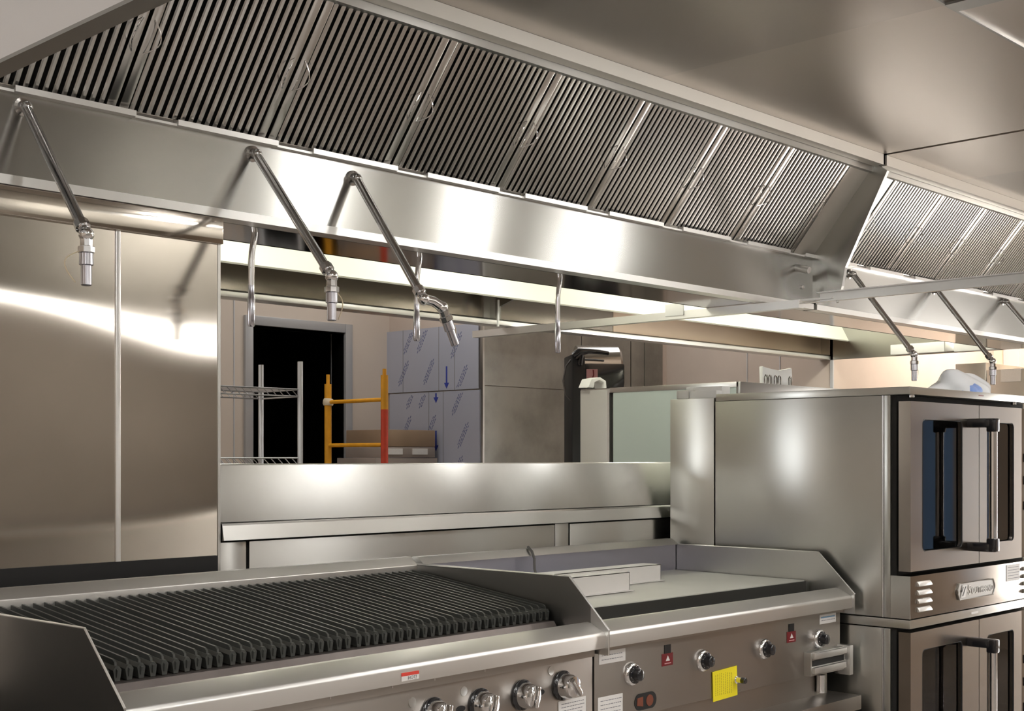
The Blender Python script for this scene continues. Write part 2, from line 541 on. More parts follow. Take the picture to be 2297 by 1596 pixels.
# ================================================================== MAIN HOOD
HY = 2.85       # back panel plane
HZ = 2.045      # lower edge
FB = Vector((0, 2.85, 2.262)); FT = Vector((0, 2.585, 2.583))
LP = 0.62
def hood(name, label, x0, x1, left_end, right_end, loc):
    t = thing(name, label, 'extractor hood', loc)
    B('back_panel', 'steel_hood', t, (x0, x1, HY, HY+0.012, HZ+0.022, 2.262))
    # bottom lip of the back panel, bright folded edge
    lip = MB()
    lip.prism([(HY-0.006, HZ), (HY-0.006, HZ+0.022), (HY+0.012, HZ+0.022), (HY+0.05, HZ+0.004), (HY+0.05, HZ)], 'x', x0, x1)
    lip.build('bottom_lip', 'steel_bright', t)
    # trough lip under the filters, broken by drain gaps
    tl = MB()
    x = x0
    i = 0
    while x < x1-0.05:
        e = min(x + 0.30, x1)
        tl.box(x, e, HY-0.020, HY+0.002, 2.252, 2.261)
        tl.box(x, e, HY-0.023, HY-0.020, 2.252, 2.266)
        g = min(e + 0.115, x1)
        if g > e:
            tl.box(e, g, HY-0.016, HY+0.002, 2.251, 2.257)
        x = g
    tl.build('trough_lip', 'steel_bright', t)
    B('filter_rail', 'steel', t, (x0, x1, FT.y-0.010, FT.y+0.03, FT.z-0.012, FT.z+0.02))
    # dark plenum wall behind the filters
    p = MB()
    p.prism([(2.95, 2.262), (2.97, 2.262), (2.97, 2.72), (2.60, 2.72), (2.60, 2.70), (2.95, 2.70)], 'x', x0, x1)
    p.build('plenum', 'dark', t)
    # ledge and ceiling
    lg = MB()
    ya_, yb_, za_, zb_ = FT.y-0.055, FT.y-0.012, FT.z+0.010, FT.z+0.0515
    lg.prism([(ya_, za_), (yb_, za_), (yb_, za_+0.006), (ya_+0.008, za_+0.006), (ya_+0.008, zb_), (ya_, zb_)], 'x', x0, x1)
    lg.build('ledge', 'steel_rough', t)
    # ceiling sheets: one steel, lit middle and darker ends put into the colour
    for a_, b_, m_ in ((0.9, 3.30, 'steel_top_dark'), (3.30, 5.42, 'steel_top'), (5.42, 8.6, 'steel_top_dark')):
        a_, b_ = max(a_, x0), min(b_, x1)
        if b_ > a_:
            B('ceiling_sheet', m_, t, (a_, b_, LP, FT.y-0.055, 2.635, 2.645))
    B('front_skirt', 'steel_rough', t, (x0, x1, LP-0.012, LP, HZ, 2.72), (x0, x1, LP-0.012, LP+0.04, HZ, HZ+0.015))
    s_ = MB()
    s_.box(x0, x1, 1.572, 1.580, 2.630, 2.635)
    if x0 < 3.3 < x1:
        s_.box(3.28, 3.35, LP, 1.574, 2.628, 2.635)
    s_.build('ceiling_seam', 'steel_dark', t)
    prof = [(LP, HZ), (2.86, HZ), (2.97, 2.262), (2.97, 2.72), (LP, 2.72)]
    if left_end:
        B('end_panel', 'steel_grey', t, (x0-0.012, x0, LP-0.012, 2.97, HZ+0.0, 2.75))
        e = MB(); e.box(x0-0.014, x0+0.022, LP-0.012, 2.86, HZ-0.004, HZ+0.002)
        e.build('end_lip', 'steel_dark', t)
    if right_end:
        B('end_panel', 'steel_bright', t, (x1, x1+0.012, LP-0.012, 2.97, HZ, 2.75))
    return t

XP = 4.74
h1 = hood('canopy_hood', 'long stainless canopy hood with baffle filters over the charbroiler and griddle', 0.917, XP, True, False, (2.7, 1.9, HZ))
h2 = hood('canopy_hood', 'second stainless canopy hood running on over the ovens, right of the quarter panel', XP+0.025, 8.6, False, True, (6.4, 1.9, HZ))
# quarter panel at the joint
q = MB()
q.prism([(2.515, 2.567), (2.575, 2.61), (2.60, 2.60), (2.86, 2.262), (2.856, 2.085), (2.73, 2.085), (2.715, 2.13), (2.70, 2.204)], 'x', XP, XP+0.018)
q.build('quarter_panel', 'steel_hood', h1)
f_ = MB(); f_.prism([(2.60, HZ), (2.868, HZ), (2.868, HZ+0.008), (2.60, HZ+0.008)], 'x', 4.466, 4.486)
f_.build('quarter_panel_flange', 'steel_bright', h1)
# pipe stub and bolts at the joint
st = MB()
st.tube([(4.615, 2.852, 2.205), (4.615, 2.79, 2.188)], 0.014)
st.build('pipe_stub', 'steel_bright', h1)
for (x, z) in ((4.66, 2.13), (4.84, 2.14)):
    MB().turned((x, 2.851, z), (0, -1, 0), [(0, .009), (.006, .009), (.012, .004)]).build('bolt', 'chrome', h2 if x > XP+.025 else h1)
# blank filler strip between last filter and quarter panel
uvec = (FT - FB); ulen = uvec.length; uvec.normalize()
nvec = Vector((0, uvec.z, -uvec.y)) * -1      # outward face: toward -Y and down
if nvec.z > 0: nvec = -nvec
def slope(x, u, n):
    return Vector((x, 0, 0)) + FB + uvec*u + nvec*n
def slope_box(mb, xa, xb, ua, ub, na, nb):
    v = [slope(x, u, n) for x in (xa, xb) for u in (ua, ub) for n in (na, nb)]
    q_ = [mb.bm.verts.new(p) for p in v]
    for f in ((0,1,3,2),(4,6,7,5),(0,4,5,1),(2,3,7,6),(0,2,6,4),(1,5,7,3)):
        mb.bm.faces.new([q_[i] for i in f])
mb = MB(); slope_box(mb, 4.594, XP, 0, ulen, -0.004, 0.0); mb.build('filler_plate', 'steel_rough', h1)
mb = MB(); slope_box(mb, XP+0.025, 4.94, 0, ulen, -0.004, 0.0); mb.build('filler_plate', 'steel_hood', h2)

# ---------------------------------------------------------------- filters
FW = 0.4235
def make_filter():
    t = thing('baffle_filter', '', 'grease filter', tuple(slope(0, 0, 0)), 'baffle filters of the main hood')
    W = FW
    e = 0.026
    fr = MB()
    slope_box(fr, 0.002, e, 0, ulen, -0.02, 0.002)
    slope_box(fr, W-e, W-0.002, 0, ulen, -0.02, 0.002)
    slope_box(fr, e, W-e, 0, 0.010, -0.02, 0.001)
    slope_box(fr, e, W-e, ulen-0.012, ulen, -0.02, 0.001)
    fr.build('frame', 'steel_filter', t, bevel=0.0015)
    ba = MB()
    N = 16
    pitch = (W-2*e)/N
    for i in range(N):
        xc = e + pitch*(i+0.5)
        hw = pitch*0.29
        pts = [(-hw, -0.012), (-hw, -0.002), (-hw*0.55, 0.0012), (hw*0.55, 0.0012), (hw, -0.002), (hw, -0.012)]
        A = [ba.bm.verts.new(slope(xc+a, 0.010, b_)) for a, b_ in pts]
        C = [ba.bm.verts.new(slope(xc+a, ulen-0.012, b_)) for a, b_ in pts]
        for k in range(5):
            ba.bm.faces.new((A[k], A[k+1], C[k+1], C[k]))
    ba.build('baffles', 'steel_filter', t)
    bk = MB()
    slope_box(bk, e, W-e, 0.010, ulen-0.012, -0.030, -0.026)
    bk.build('rear_baffles', 'dark', t)
    for xx, sgn in ((0.013, 1), (W-0.013, -1)):
        hd = MB()
        pts = []
        for k in range(9):
            a = math.pi*k/8
            pts.append(slope(xx + sgn*0.020*math.sin(a)*1.0, 0.155 + 0.085*(k/8), 0.003 + 0.020*math.sin(a)))
        hd.tube(pts, 0.0017, 6)
        hd.build('handle', 'chrome', t)
    return t
names1 = ['leftmost, cut off by the picture corner, half hidden behind the hood end', 'second from the left, with the brightest clip at its left edge', 'third from the left, above the second fire nozzle pipe', 'fourth from the left, above the third fire nozzle pipe',
          'fifth from the left, mid row', 'sixth from the left, right of the bright glinting divider', 'second to last before the blank filler plate', 'last before the blank filler plate and quarter panel']
proto = make_filter()
names2 = ['first one right of the quarter panel', 'second one right of the quarter panel', 'third one right of the quarter panel', 'fourth one right of the quarter panel', 'at the right edge of the picture, above the channel']
rows = []
for i in range(8):
    rows.append((4.590 - 0.4284*(8-i), 'stainless baffle filter, ' + names1[i]))
for i in range(5):
    rows.append((4.945 + 0.4284*i, 'baffle filter of the second hood, ' + names2[i]))
for i, (xx, lab) in enumerate(rows):
    loc = slope(xx, 0, 0.001)
    o = proto if i == 0 else copy_tree(proto, loc)
    o.location = loc
    o['label'] = lab

# ---------------------------------------------------------------- globe lamps in the hoods
def globe(x, y, z, label, mat='globe', group='globe lamps of the main hood'):
    t = thing('hood_lamp', label, 'lamp', (x, y, z), group)
    MB().turned((x, y, 2.635 if y < 2.8 else 2.64), (0, 0, -1), [(0, .075), (.03, .075), (.04, .06)]).build('lamp_base', 'steel', t)
    MB().sphere((x, y, 2.55), 0.062, (1, 1, 1.1)).build('globe', mat, t)
for xg in (1.54, 3.41, 4.35, 5.28):  # the third globe is added to brighten the filters
    globe(xg, 1.2, 2.5, 'round glass globe lamp under the main hood ceiling')
for xg in (2.6, 3.9, 5.4, 6.7):
    globe(xg, 3.62, 2.5, 'round glass globe lamp under the rear hood ceiling', 'globe2', 'globe lamps of the rear hood')

# ---------------------------------------------------------------- rear hood
RY0, RY1 = 3.125, 4.30
rh = thing('rear_canopy_hood', 'rear stainless hood behind the main one, with bright cream inner slope', 'extractor hood', (4.6, 3.7, HZ))
RX0, RX1 = 1.6, 7.25
B('near_skirt', 'steel_hood', rh, (RX0, RX1, RY0, RY0+0.012, HZ, 2.66))
B('bottom_closure', 'steel_mirror', rh, (RX0, RX1, 2.905, RY0+0.012, HZ, HZ+0.012), label='horizontal closure strip mirroring the room behind')
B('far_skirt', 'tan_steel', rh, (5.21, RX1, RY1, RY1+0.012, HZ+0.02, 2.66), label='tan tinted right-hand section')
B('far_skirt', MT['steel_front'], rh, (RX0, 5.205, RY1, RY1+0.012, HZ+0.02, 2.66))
lp = MB()
lp.prism([(RY1-0.075, HZ), (RY1-0.075, HZ+0.022), (RY1-0.06, HZ+0.03), (RY1+0.012, HZ+0.03), (RY1+0.012, HZ)], 'x', RX0, RX1)
lp.build('far_lip', 'steel_bright', rh, bevel=0.006)
B('top_panel', 'plenum', rh, (RX0, RX1, RY0, RY1, 2.65, 2.66))
pl = MB()
pl.prism([(4.105, 2.158), (4.11, 2.152), (RY1, 2.30), (RY1, 2.50), (4.41-0.12, 2.50)], 'x', RX0, RX1)
pl.build('inner_slope', 'plenum', rh)
B('end_panel', 'steel_hood', rh, (RX1, RX1+0.012, RY0, RY1+0.012, HZ, 2.66), label='greenish reflective end panel')
gp = MB()
gp.prism([(4.235, 2.072), (4.235, 2.13), (4.13, 2.16), (4.22, 2.275), (4.22, 2.64), (RY1, 2.64), (RY1, HZ+.03)], 'x', 4.30, 4.315)
gp.build('quarter_panel', 'steel_hood', rh)
B('corner_strip', 'steel_bright', rh, (4.262, 4.30, RY1-0.008, RY1, HZ+0.03, 2.3))

# U-channels hung under the hoods
ch = thing('support_channel', 'long steel channel crossing under both hoods, left rear run', 'channel', (4.40, 3.7, 2.010))
mbx = MB()
mbx.box(4.390, 4.394, 2.70, 4.50, 2.011, 2.043)
mbx.box(4.394, 4.425, 2.70, 4.50, 2.011, 2.014)
mbx.box(4.394, 4.402, 2.70, 4.50, 2.040, 2.043)
mbx.build('channel', 'steel_bright', ch)
B('bracket', 'white', ch, (4.386, 4.390, 3.245, 3.34, 2.024, 2.075), bevel=0.0015, label='white bracket plate')
B('hanger_strip', 'white', rh, (4.248, 4.256, 4.186, 4.194, HZ-0.012, HZ+0.11), label='thin white hanger strip')
ch2 = thing('support_channel', 'long steel channel in front of the second hood, at the right edge', 'channel', (4.46, 2.1, HZ-0.02))
mbx = MB()
mbx.box(4.478, 4.482, 1.60, 2.66, HZ-0.006, HZ+0.026)
mbx.box(4.452, 4.482, 1.60, 2.66, HZ+0.024, HZ+0.028)
mbx.box(4.462, 4.482, 1.60, 2.84, HZ-0.009, HZ-0.005)
mbx.build('channel', 'steel_bright', ch2)
for y in (2.80, 2.58):
    MB().turned((4.472, y, HZ-0.008), (0, 0, -1), [(0, .006), (.008, .006), (.010, .003)], 12).build('bolt', 'chrome', ch2)

# ---------------------------------------------------------------- fire nozzles
def nozzle(x, y0, z0, y1, z1, label, swing=0.0):
    t = thing('fire_nozzle', label, 'fire nozzle', (x, HY, z0), 'fire suppression nozzles under the hood')
    # wall fitting
    f = MB()
    f.turned((x, HY+0.001, z0), (0, -1, -0.15), [(0, .021), (.006, .021), (.008, .014), (.022, .014), (.024, .011)], 16)
    f.sphere((x, HY-0.022, z0-0.004), 0.014, seg=14)
    f.build('wall_fitting', 'pipe', t)
    MB().tube([(x, HY-0.018, z0-0.003), (x, y1, z1)], 0.0118, 14).build('pipe', 'pipe', t)
    dv = Vector((0, y1-HY+0.018, z1-z0+0.003)).normalized()
    P1 = Vector((x, y1, z1))
    c = MB()
    c.turned(P1 - dv*0.022, dv, [(0, .0165), (.018, .0165), (.02, .012), (.03, .012)], 8)
    el = P1 + dv*0.016
    c.sphere(el, 0.0165, seg=14)
    dn = Vector((swing, -0.05 if swing else 0.0, -1)).normalized()
    if swing:
        el2 = el + Vector((0.055, -0.012, -0.018))
        c.tube([el, el.lerp(el2, .5)+Vector((0, 0, .006)), el2], 0.0135, 12)
        c.sphere(el2, 0.0165, seg=14)
        el = el2
    c.turned(el + dn*0.004, dn, [(0, .013), (.02, .013), (.022, .018), (.034, .018), (.036, .014)], 8)
    c.build('swivel_elbow', 'chrome', t)
    n = MB()
    n.turned(el + dn*0.040, dn, [(0, .0145), (.024, .0150), (.026, .0115), (.066, .0115), (.068, .009)], 18)
    n.build('nozzle_tip', 'nozzle', t)
    wq = MB()
    s_ = -1 if x < 1.7 else 1
    a0 = el + dn*0.036
    pts = [a0 + Vector((s_*0.014, 0, 0))]
    for k in range(1, 9):
        a = math.pi*k/8*0.9
        pts.append(a0 + Vector((s_*(0.014 + (0.035 if s_ < 0 else .02)*math.sin(a)), 0, -0.07*(k/8) + 0.010*math.sin(a))))
    wq.tube(pts, 0.0014, 6)
    wq.build('cap_wire', 'tape', t)
    return t
nozzle(1.358, HY, 2.226, 2.566, 1.914, 'fire nozzle pipe in front of the left backsplash, first from the left')
nozzle(1.979, HY, 2.224, 2.528, 1.884, 'fire nozzle pipe ending in front of the dark doorway, second from the left')
nozzle(2.313, HY, 2.212, 2.564, 1.862, 'fire nozzle pipe whose tip is swung out to the right, above the filmed sheets', 0.45)
nozzle(5.038, HY, 2.222, 2.561, 1.871, 'fire nozzle pipe above the oven lid, crossing behind the channel')
nozzle(5.824, HY, 2.224, 2.575, 1.887, 'fire nozzle pipe near the white notice, above the second bag')
nozzle(6.594, HY, 2.239, 2.600, 1.950, 'fire nozzle pipe cut by the right picture edge')

# vertical drops hanging from behind the lip
for i, (x, lab) in enumerate(((2.060, 'bent chrome drop pipe hanging left of the dark doorway'), (2.661, 'bent chrome drop pipe hanging in front of the filmed sheets'), (3.302, 'bent chrome drop pipe hanging in front of the steel cladding'))):
    t = thing('drop_pipe', lab, 'pipe', (x, 2.98, 1.79), 'chrome drop pipes behind the hood lip')
    yb_ = 2.97
    pts = [(x+0.012, yb_, HZ+0.006), (x+0.010, yb_, 2.030), (x+0.002, yb_, 1.99), (x, yb_, 1.97), (x, yb_, 1.90)]
    MB().tube(pts, 0.0088, 12).build('pipe', 'chrome', t)
    MB().turned((x, yb_, 1.90), (0, 0, -1), [(0, .0088), (.03, .0088), (.032, .0102), (.108, .0102), (.112, .008)], 14).build('tip', 'nozzle', t)

# ================================================================== BACKSPLASH AND LOW WALL
bs = thing('backsplash', 'tall wavy stainless backsplash behind the charbroiler, left side', 'wall panel', (1.2, 2.87, 0))
xs_ = 1.602
B('splash_sheet', 'steel_wall', bs, (-0.4, xs_-0.006, 2.862, 2.874, 0.1, 1.99))
B('splash_sheet', 'steel_wall', bs, (xs_+0.006, 1.882, 2.862, 2.874, 0.1, 1.99))
B('base_strip', 'black', bs, (-0.4, 1.880, 2.857, 2.863, 0.1, 1.182), label='black strip along the foot')
B('seam_bead', 'steel_bright', bs, (xs_-0.007, xs_+0.007, 2.858, 2.872, 0.1, 1.985), bevel=0.003)
B('top_band', 'steel_wall', bs, (-0.4, 1.892, 2.850, 2.874, 1.978, 2.044), bevel=0.002)
B('end_cap', 'steel', bs, (1.882, 1.890, 2.860, 2.93, 0.1, 1.978))

lw = thing('low_partition', 'low stainless partition behind the ranges, with a bright upper panel', 'partition', (2.9, 2.92, 0))
X0, X1 = 1.893, 4.40
up = MB()
up.prism([(2.866, 1.265), (2.887, 1.413), (2.890, 1.416), (2.95, 1.416), (2.95, 1.265)], 'x', X0, X1)
up.build('upper_panel', 'steel_low', lw, bevel=0.0012)
bd = MB()
bd.prism([(2.872, 1.2648), (2.860, 1.262), (2.857, 1.257), (2.849, 1.219), (2.95, 1.219), (2.95, 1.2655)], 'x', X0, X1)
bd.build('front_band', 'steel', lw)
B('core', 'dark', lw, (X0+0.002, X1, 2.880, 2.95, 0.1, 1.219))
B('lower_panel', 'steel', lw, (X0, 1.975, 2.870, 2.880, 0.3, 1.213), bevel=0.002)
B('lower_panel', 'steel', lw, (1.983, 3.175, 2.868, 2.880, 0.3, 1.213), bevel=0.002)
B('stile', 'steel', lw, (3.180, 3.245, 2.871, 2.880, 0.3, 1.216), bevel=0.001)
B('lower_panel', 'steel', lw, (3.250, 4.30, 2.868, 2.880, 0.3, 1.213), bevel=0.002)

# ================================================================== CHARBROILER
def splash(mb, x0, x1):
    """side splash plate profile in YZ"""
    poly = [(2.080, 1.003), (2.210, 1.127), (2.80, 1.127), (2.80, 0.94), (2.080, 0.94)]
    mb.prism(poly, 'x', x0, x1)
    return mb

cb = thing('charbroiler', 'stainless charbroiler with black cast iron grates and chrome knobs, left of the griddle', 'charbroiler', (1.82, 2.45, 0))
CX0, CX1 = 1.133, 2.492
B('body', 'steel_panel', cb, (CX0+0.012, CX1-0.012, 2.16, 2.80, 0.12, 0.965))
rl = MB()
rl.prism([(2.09, 0.957), (2.088, 0.990), (2.093, 0.997), (2.136, 1.017), (2.148, 1.019), (2.148, 0.988), (2.235, 0.980), (2.235, 0.963)], 'x', CX0+0.004, CX1-0.004)
rl.build('front_rail', 'steel_bright', cb, bevel=0.0025)
B('rail_shadow_strip', 'steel_panel', cb, (CX0+0.012, CX1-0.012, 2.118, 2.17, 0.935, 0.965))  # plain panel steel below the front rail
B('control_panel', 'steel_panel', cb, (CX0+0.006, CX1-0.006, 2.130, 2.16, 0.55, 0.940), bevel=0.002)
tr = MB()
tr.prism([(2.215, 0.975), (2.244, 1.014), (2.30, 1.014), (2.30, 0.975)], 'x', CX0+0.02, CX1-0.02)
tr.build('grease_trough', 'trough', cb)
B('firebox', 'dark', cb, (CX0+0.015, CX1-0.015, 2.25, 2.775, 0.90, 1.008))
lv = MB()
lv.prism([(2.215, 0.985), (2.235, 1.041), (2.80, 1.12), (2.80, 0.9), (2.215, 0.9)], 'x', CX0+0.001, CX0+0.004)
o_ = splash(MB(), CX0-0.003, CX0+0.001).build('side_splash', 'steel_dark', cb)
splash(MB(), CX1-0.003, CX1+0.0).build('side_splash', 'steel_dark', cb)
# bright folded edges of the side splashes
for xx in (CX0-0.003, CX1-0.003):
    e = MB()
    e.tube([(xx+0.0015, 2.079, 1.002), (xx+0.0015, 2.209, 1.1285), (xx+0.0015, 2.80, 1.1285)], 0.0024, 8)
    e.build('splash_edge', 'steel_bright', cb)
# lower side fold visible on the left
B('side_panel', 'steel_dark', cb, (CX0-0.002, CX0+0.006, 2.13, 2.80, 0.12, 0.94))
rr = MB()
rr.prism([(2.762, 1.085), (2.762, 1.128), (2.790, 1.150), (2.812, 1.150), (2.825, 1.142), (2.825, 0.94), (2.80, 0.94), (2.80, 1.085)], 'x', 0.95, CX1)
rr.build('rear_riser', 'steel_bright', cb, bevel=0.002)
# grates: four sections of cast iron bars
GZ0, GZ1 = 1.056, 1.116       # bar top at front / back
GY0, GY1 = 2.275, 2.765
nsec, nbar = 4, 13
usable = (CX1-0.006) - (CX0+0.006)
secw = usable/nsec
sl = (GZ1-GZ0)/(GY1-GY0)
for s_ in range(nsec):
    g = MB()
    sx = CX0+0.006 + s_*secw
    pitch = (secw-0.006)/nbar
    for i in range(nbar):
        xc = sx + 0.003 + pitch*(i+0.5)
        top = []
        # side view outline of one bar (y, z)
        n0 = [(GY0-0.012, GZ0-0.034), (GY0-0.014, GZ0-0.020), (GY0-0.004, GZ0-0.013), (GY0-0.003, GZ0-0.006), (GY0+0.004, GZ0-0.001), (GY0+0.014, GZ0)]
        back = [(GY1, GZ1), (GY1, GZ1-0.030)]
        outline = n0 + [(GY0+0.014 + (GY1-GY0-0.014), GZ1)] + [(GY1, GZ1-0.022), (GY0+0.02, GZ0-0.024)]
        hw = 0.0024
        A = [g.bm.verts.new((xc-hw, y, z)) for y, z in outline]
        C = [g.bm.verts.new((xc+hw, y, z)) for y, z in outline]
        g.bm.faces.new(A[::-1]); g.bm.faces.new(C)
        for k_ in range(len(outline)):
            k2 = (k_+1) % len(outline)
            g.bm.faces.new((A[k_], A[k2], C[k2], C[k_]))
        # gutter foot, wider, protruding at the front
        hw2 = pitch*0.34
        foot = [(-hw2*0.6, -0.041), (-hw2, -0.020), (-hw2*0.4, -0.013), (hw2*0.4, -0.013), (hw2, -0.020), (hw2*0.6, -0.041)]
        A = [g.bm.verts.new((xc+a, GY0-0.010, GZ0+b_)) for a, b_ in foot]
        C = [g.bm.verts.new((xc+a, GY1, GZ1+b_)) for a, b_ in foot]
        g.bm.faces.new(A[::-1]); g.bm.faces.new(C)
        for k_ in range(6):
            k2 = (k_+1) % 6
            g.bm.faces.new((A[k_], A[k2], C[k2], C[k_]))
    # cross ties
    for yy in (2.30, 2.52, 2.74):
        zz = GZ0 + sl*(yy-GY0)
        g.box(sx+0.004, sx+secw-0.004, yy, yy+0.010, zz-0.034, zz-0.018)
    g.build('grate_section', 'iron', cb)

def chrome_knob(x, z, parent, r=0.030, y=2.130, turn=0.5):
    k = MB()
    k.turned((x, y, z), (0, -1, 0), [(0, r*1.22), (.004, r*1.22), (.006, r*1.12), (.010, r*1.02)], 30)
    kb = k.build('knob_bezel', 'black_gloss', parent)
    k = MB()
    k.turned((x, y-0.010, z), (0, -1, 0), [(0, r), (.022, r*0.96), (.028, r*0.84), (.031, r*0.5), (.032, 0.001)], 32)
    kn = k.build('knob', 'chrome', parent)
    # raised grip fin
    g = MB()
    a = turn
    R = Matrix.Rotation(a, 3, 'Y')
    g.box(x-0.0065, x+0.0065, y-0.052, y-0.034, z-r*0.86, z+r*0.86, rot=R, piv=(x, y, z))
    g.build('knob_grip', 'chrome', kn, bevel=0.005)
    return kn
for x, z, a in ((1.922, .872, .3), (2.072, .872, .25), (2.218, .873, .2), (2.367, .876, -0.7)):
    chrome_knob(x, z, cb, turn=a)
# burner lighting ports and plugs
for x in (2.01, 2.285):
    MB().prism([(x-0.014+0.006*math.cos(t_)*1.0 if False else x+0.014*math.cos(t_)*1.0, 0.870+0.007*math.sin(t_)) for t_ in [2*math.pi*i/16 for i in range(16)]], 'y', 2.1285, 2.1305).build('lighting_port', 'black', cb)
for x, z in ((1.86, .905), (2.02, .908), (2.325, .917)):
    MB().disc((x, 2.1305, z), (0, -1, 0), 0.011, 0.0015, 20).build('plug', 'steel', cb)
# small white marks under the rail and white label
for i, x in enumerate((1.62, 1.79, 1.915, 2.075)):
    text_part('rail_mark', '1', 0.012, 'paper', cb, (x, 2.116, .950), ROT_FRONT, 0.0004)
def label_plate(parent, x0, x1, z0, z1, y, mat, name='label', lines=0, lmat='print', thick=0.0012, txt=None, shear=0.0):
    lb = B(name, mat, parent, (x0, x1, y-thick, y+0.0005, z0, z1), label=None)
    if lines:
        mb_ = MB()
        rnd = random.Random(int(x0*1000))
        for i in range(lines):
            zz = z1 - (z1-z0)*(i+1)/(lines+1)
            xa = x0 + (x1-x0)*0.1
            while xa < x1-(x1-x0)*0.12:
                L_ = rnd.uniform(0.004, 0.010)
                mb_.box(xa, min(xa+L_, x1-0.003), y-thick-0.0005, y-thick, zz-0.0009, zz+0.0009)
                xa += L_ + 0.0025
        merge(lb, mb_.build(name + '_print', lmat, parent))
label_plate(cb, 2.352, 2.458, 0.796, 0.838, 2.130, 'paper', 'white_label', 4)
B('hot_label_red', 'red2', cb, (1.789, 1.839, 2.0872, 2.090, 0.974, 0.981))
B('hot_label', 'paper', cb, (1.789, 1.839, 2.0872, 2.090, 0.964, 0.974))
text_part('hot_label_text', 'HOT!', 0.0105, 'print', cb, (1.819, 2.0868, 0.9690), ROT_FRONT, 0.0003)

# the charbroiler stands slightly askew, its left end nearer the room
cb.rotation_euler = (0, 0, math.radians(2.3))
cb.location = (1.82, 2.423, 0)

# ================================================================== GRIDDLE
gr = thing('griddle', 'stainless griddle range with flat steel plate and black dial knobs, beside the oven', 'griddle', (3.1, 2.45, 0))
GX0, GX1 = 2.502, 3.712
B('body', 'steel_panel', gr, (GX0+0.006, GX1-0.012, 2.16, 2.80, 0.755, 0.985))
rl = MB()
rl.prism([(2.09, 0.957), (2.088, 0.990), (2.093, 0.997), (2.136, 1.017), (2.148, 1.019), (2.148, 0.988), (2.250, 0.980), (2.250, 0.963)], 'x', GX0+0.002, GX1+0.004)
rl.build('front_rail', 'steel_bright', gr, bevel=0.0025)
B('rail_shadow_strip', 'steel_panel', gr, (GX0+0.006, GX1-0.004, 2.118, 2.17, 0.945, 0.965))
B('control_panel', 'steel_panel', gr, (GX0+0.004, GX1-0.004, 2.130, 2.16, 0.760, 0.950), bevel=0.002)
B('trough', 'trough_dark', gr, (GX0+0.006, GX1-0.012, 2.195, 2.255, 0.975, 0.999))
pf = MB()
pf.prism([(2.250, 0.985), (2.252, 1.036), (2.775, 1.040), (2.775, 0.985)], 'x', GX0+0.008, GX1-0.016)
pf.build('griddle_plate', 'plate', gr, bevel=0.001)
B('plate_front', 'trough_dark', gr, (GX0+0.008, GX1-0.016, 2.246, 2.2505, 0.985, 1.0335))
splash(MB(), GX0-0.001, GX0+0.002).build('side_splash', 'steel_bright', gr)
splash(MB(), GX1-0.003, GX1+0.0).build('side_splash', 'steel', gr)
for xx in (GX0, GX1-0.003):
    e = MB()
    e.tube([(xx+0.0015, 2.079, 1.002), (xx+0.0015, 2.209, 1.1285), (xx+0.0015, 2.80, 1.1285)], 0.0022, 8)
    e.build('splash_edge', 'steel_bright', gr)
rr = MB()
rr.prism([(2.762, 1.128), (2.790, 1.148), (2.812, 1.148), (2.825, 1.140), (2.825, 1.128)], 'x', GX0, GX1-0.006)
rr.build('riser_cap', 'steel_bright', gr, bevel=0.002)
B('rear_riser', 'steel_lav', gr, (GX0+0.004, GX1-0.006, 2.776, 2.82, 0.99, 1.130))

def dial_knob(x, z, parent):
    MB().turned((x, 2.130, z), (0, -1, 0), [(0, .031), (.004, .0315), (.010, .029), (.013, .0245)], 30).build('dial_bezel', 'chrome', parent)
    MB().turned((x, 2.119, z), (0, -1, 0), [(0, .0235), (.006, .0235), (.008, .0165), (.022, .0150), (.024, .012), (.0245, .001)], 30).build('dial', 'black_gloss', parent)
    t_ = MB()
    for i in range(9):
        a = math.radians(-140 + 35*i)
        t_.box(x-0.0008, x+0.0008, 2.1122, 2.1130, z+0.0185, z+0.0222, rot=Matrix.Rotation(a, 3, 'Y'), piv=(x, 2.1126, z))
    t_.build('dial_marks', 'paper', parent)
for x in (2.652, 2.965, 3.271, 3.575):
    dial_knob(x, 0.871, gr)
for x in (2.807, 3.421):
    B('pilot_window', 'black', gr, (x-0.014, x+0.014, 2.1285, 2.1305, 0.908, 0.931))
    B('warning_label', 'red', gr, (x-0.025, x+0.024, 2.1288, 2.1305, 0.875, 0.908), bevel=0.0006, label='dark red warning label')
    tri = MB()
    tri.prism([(x-0.009, .888), (x+0.009, .888), (x, .902)], 'y', 2.1280, 2.1289)
    tri.build('warning_triangle', 'paper', gr)
    B('warning_line', 'pink', gr, (x-0.014, x+0.014, 2.1280, 2.1289, .880, .8825))
label_plate(gr, 2.523, 2.628, 0.909, 0.941, 2.130, 'paper', 'white_label', 2)
label_plate(gr, 2.519, 2.617, 0.764, 0.826, 2.130, 'paper', 'white_label', 5)
label_plate(gr, 3.583, 3.680, 0.914, 0.946, 2.130, 'paper', 'white_label', 2)
B('label_stripe', 'ledblue', gr, (3.590, 3.672, 2.1280, 2.1288, 0.932, 0.936))
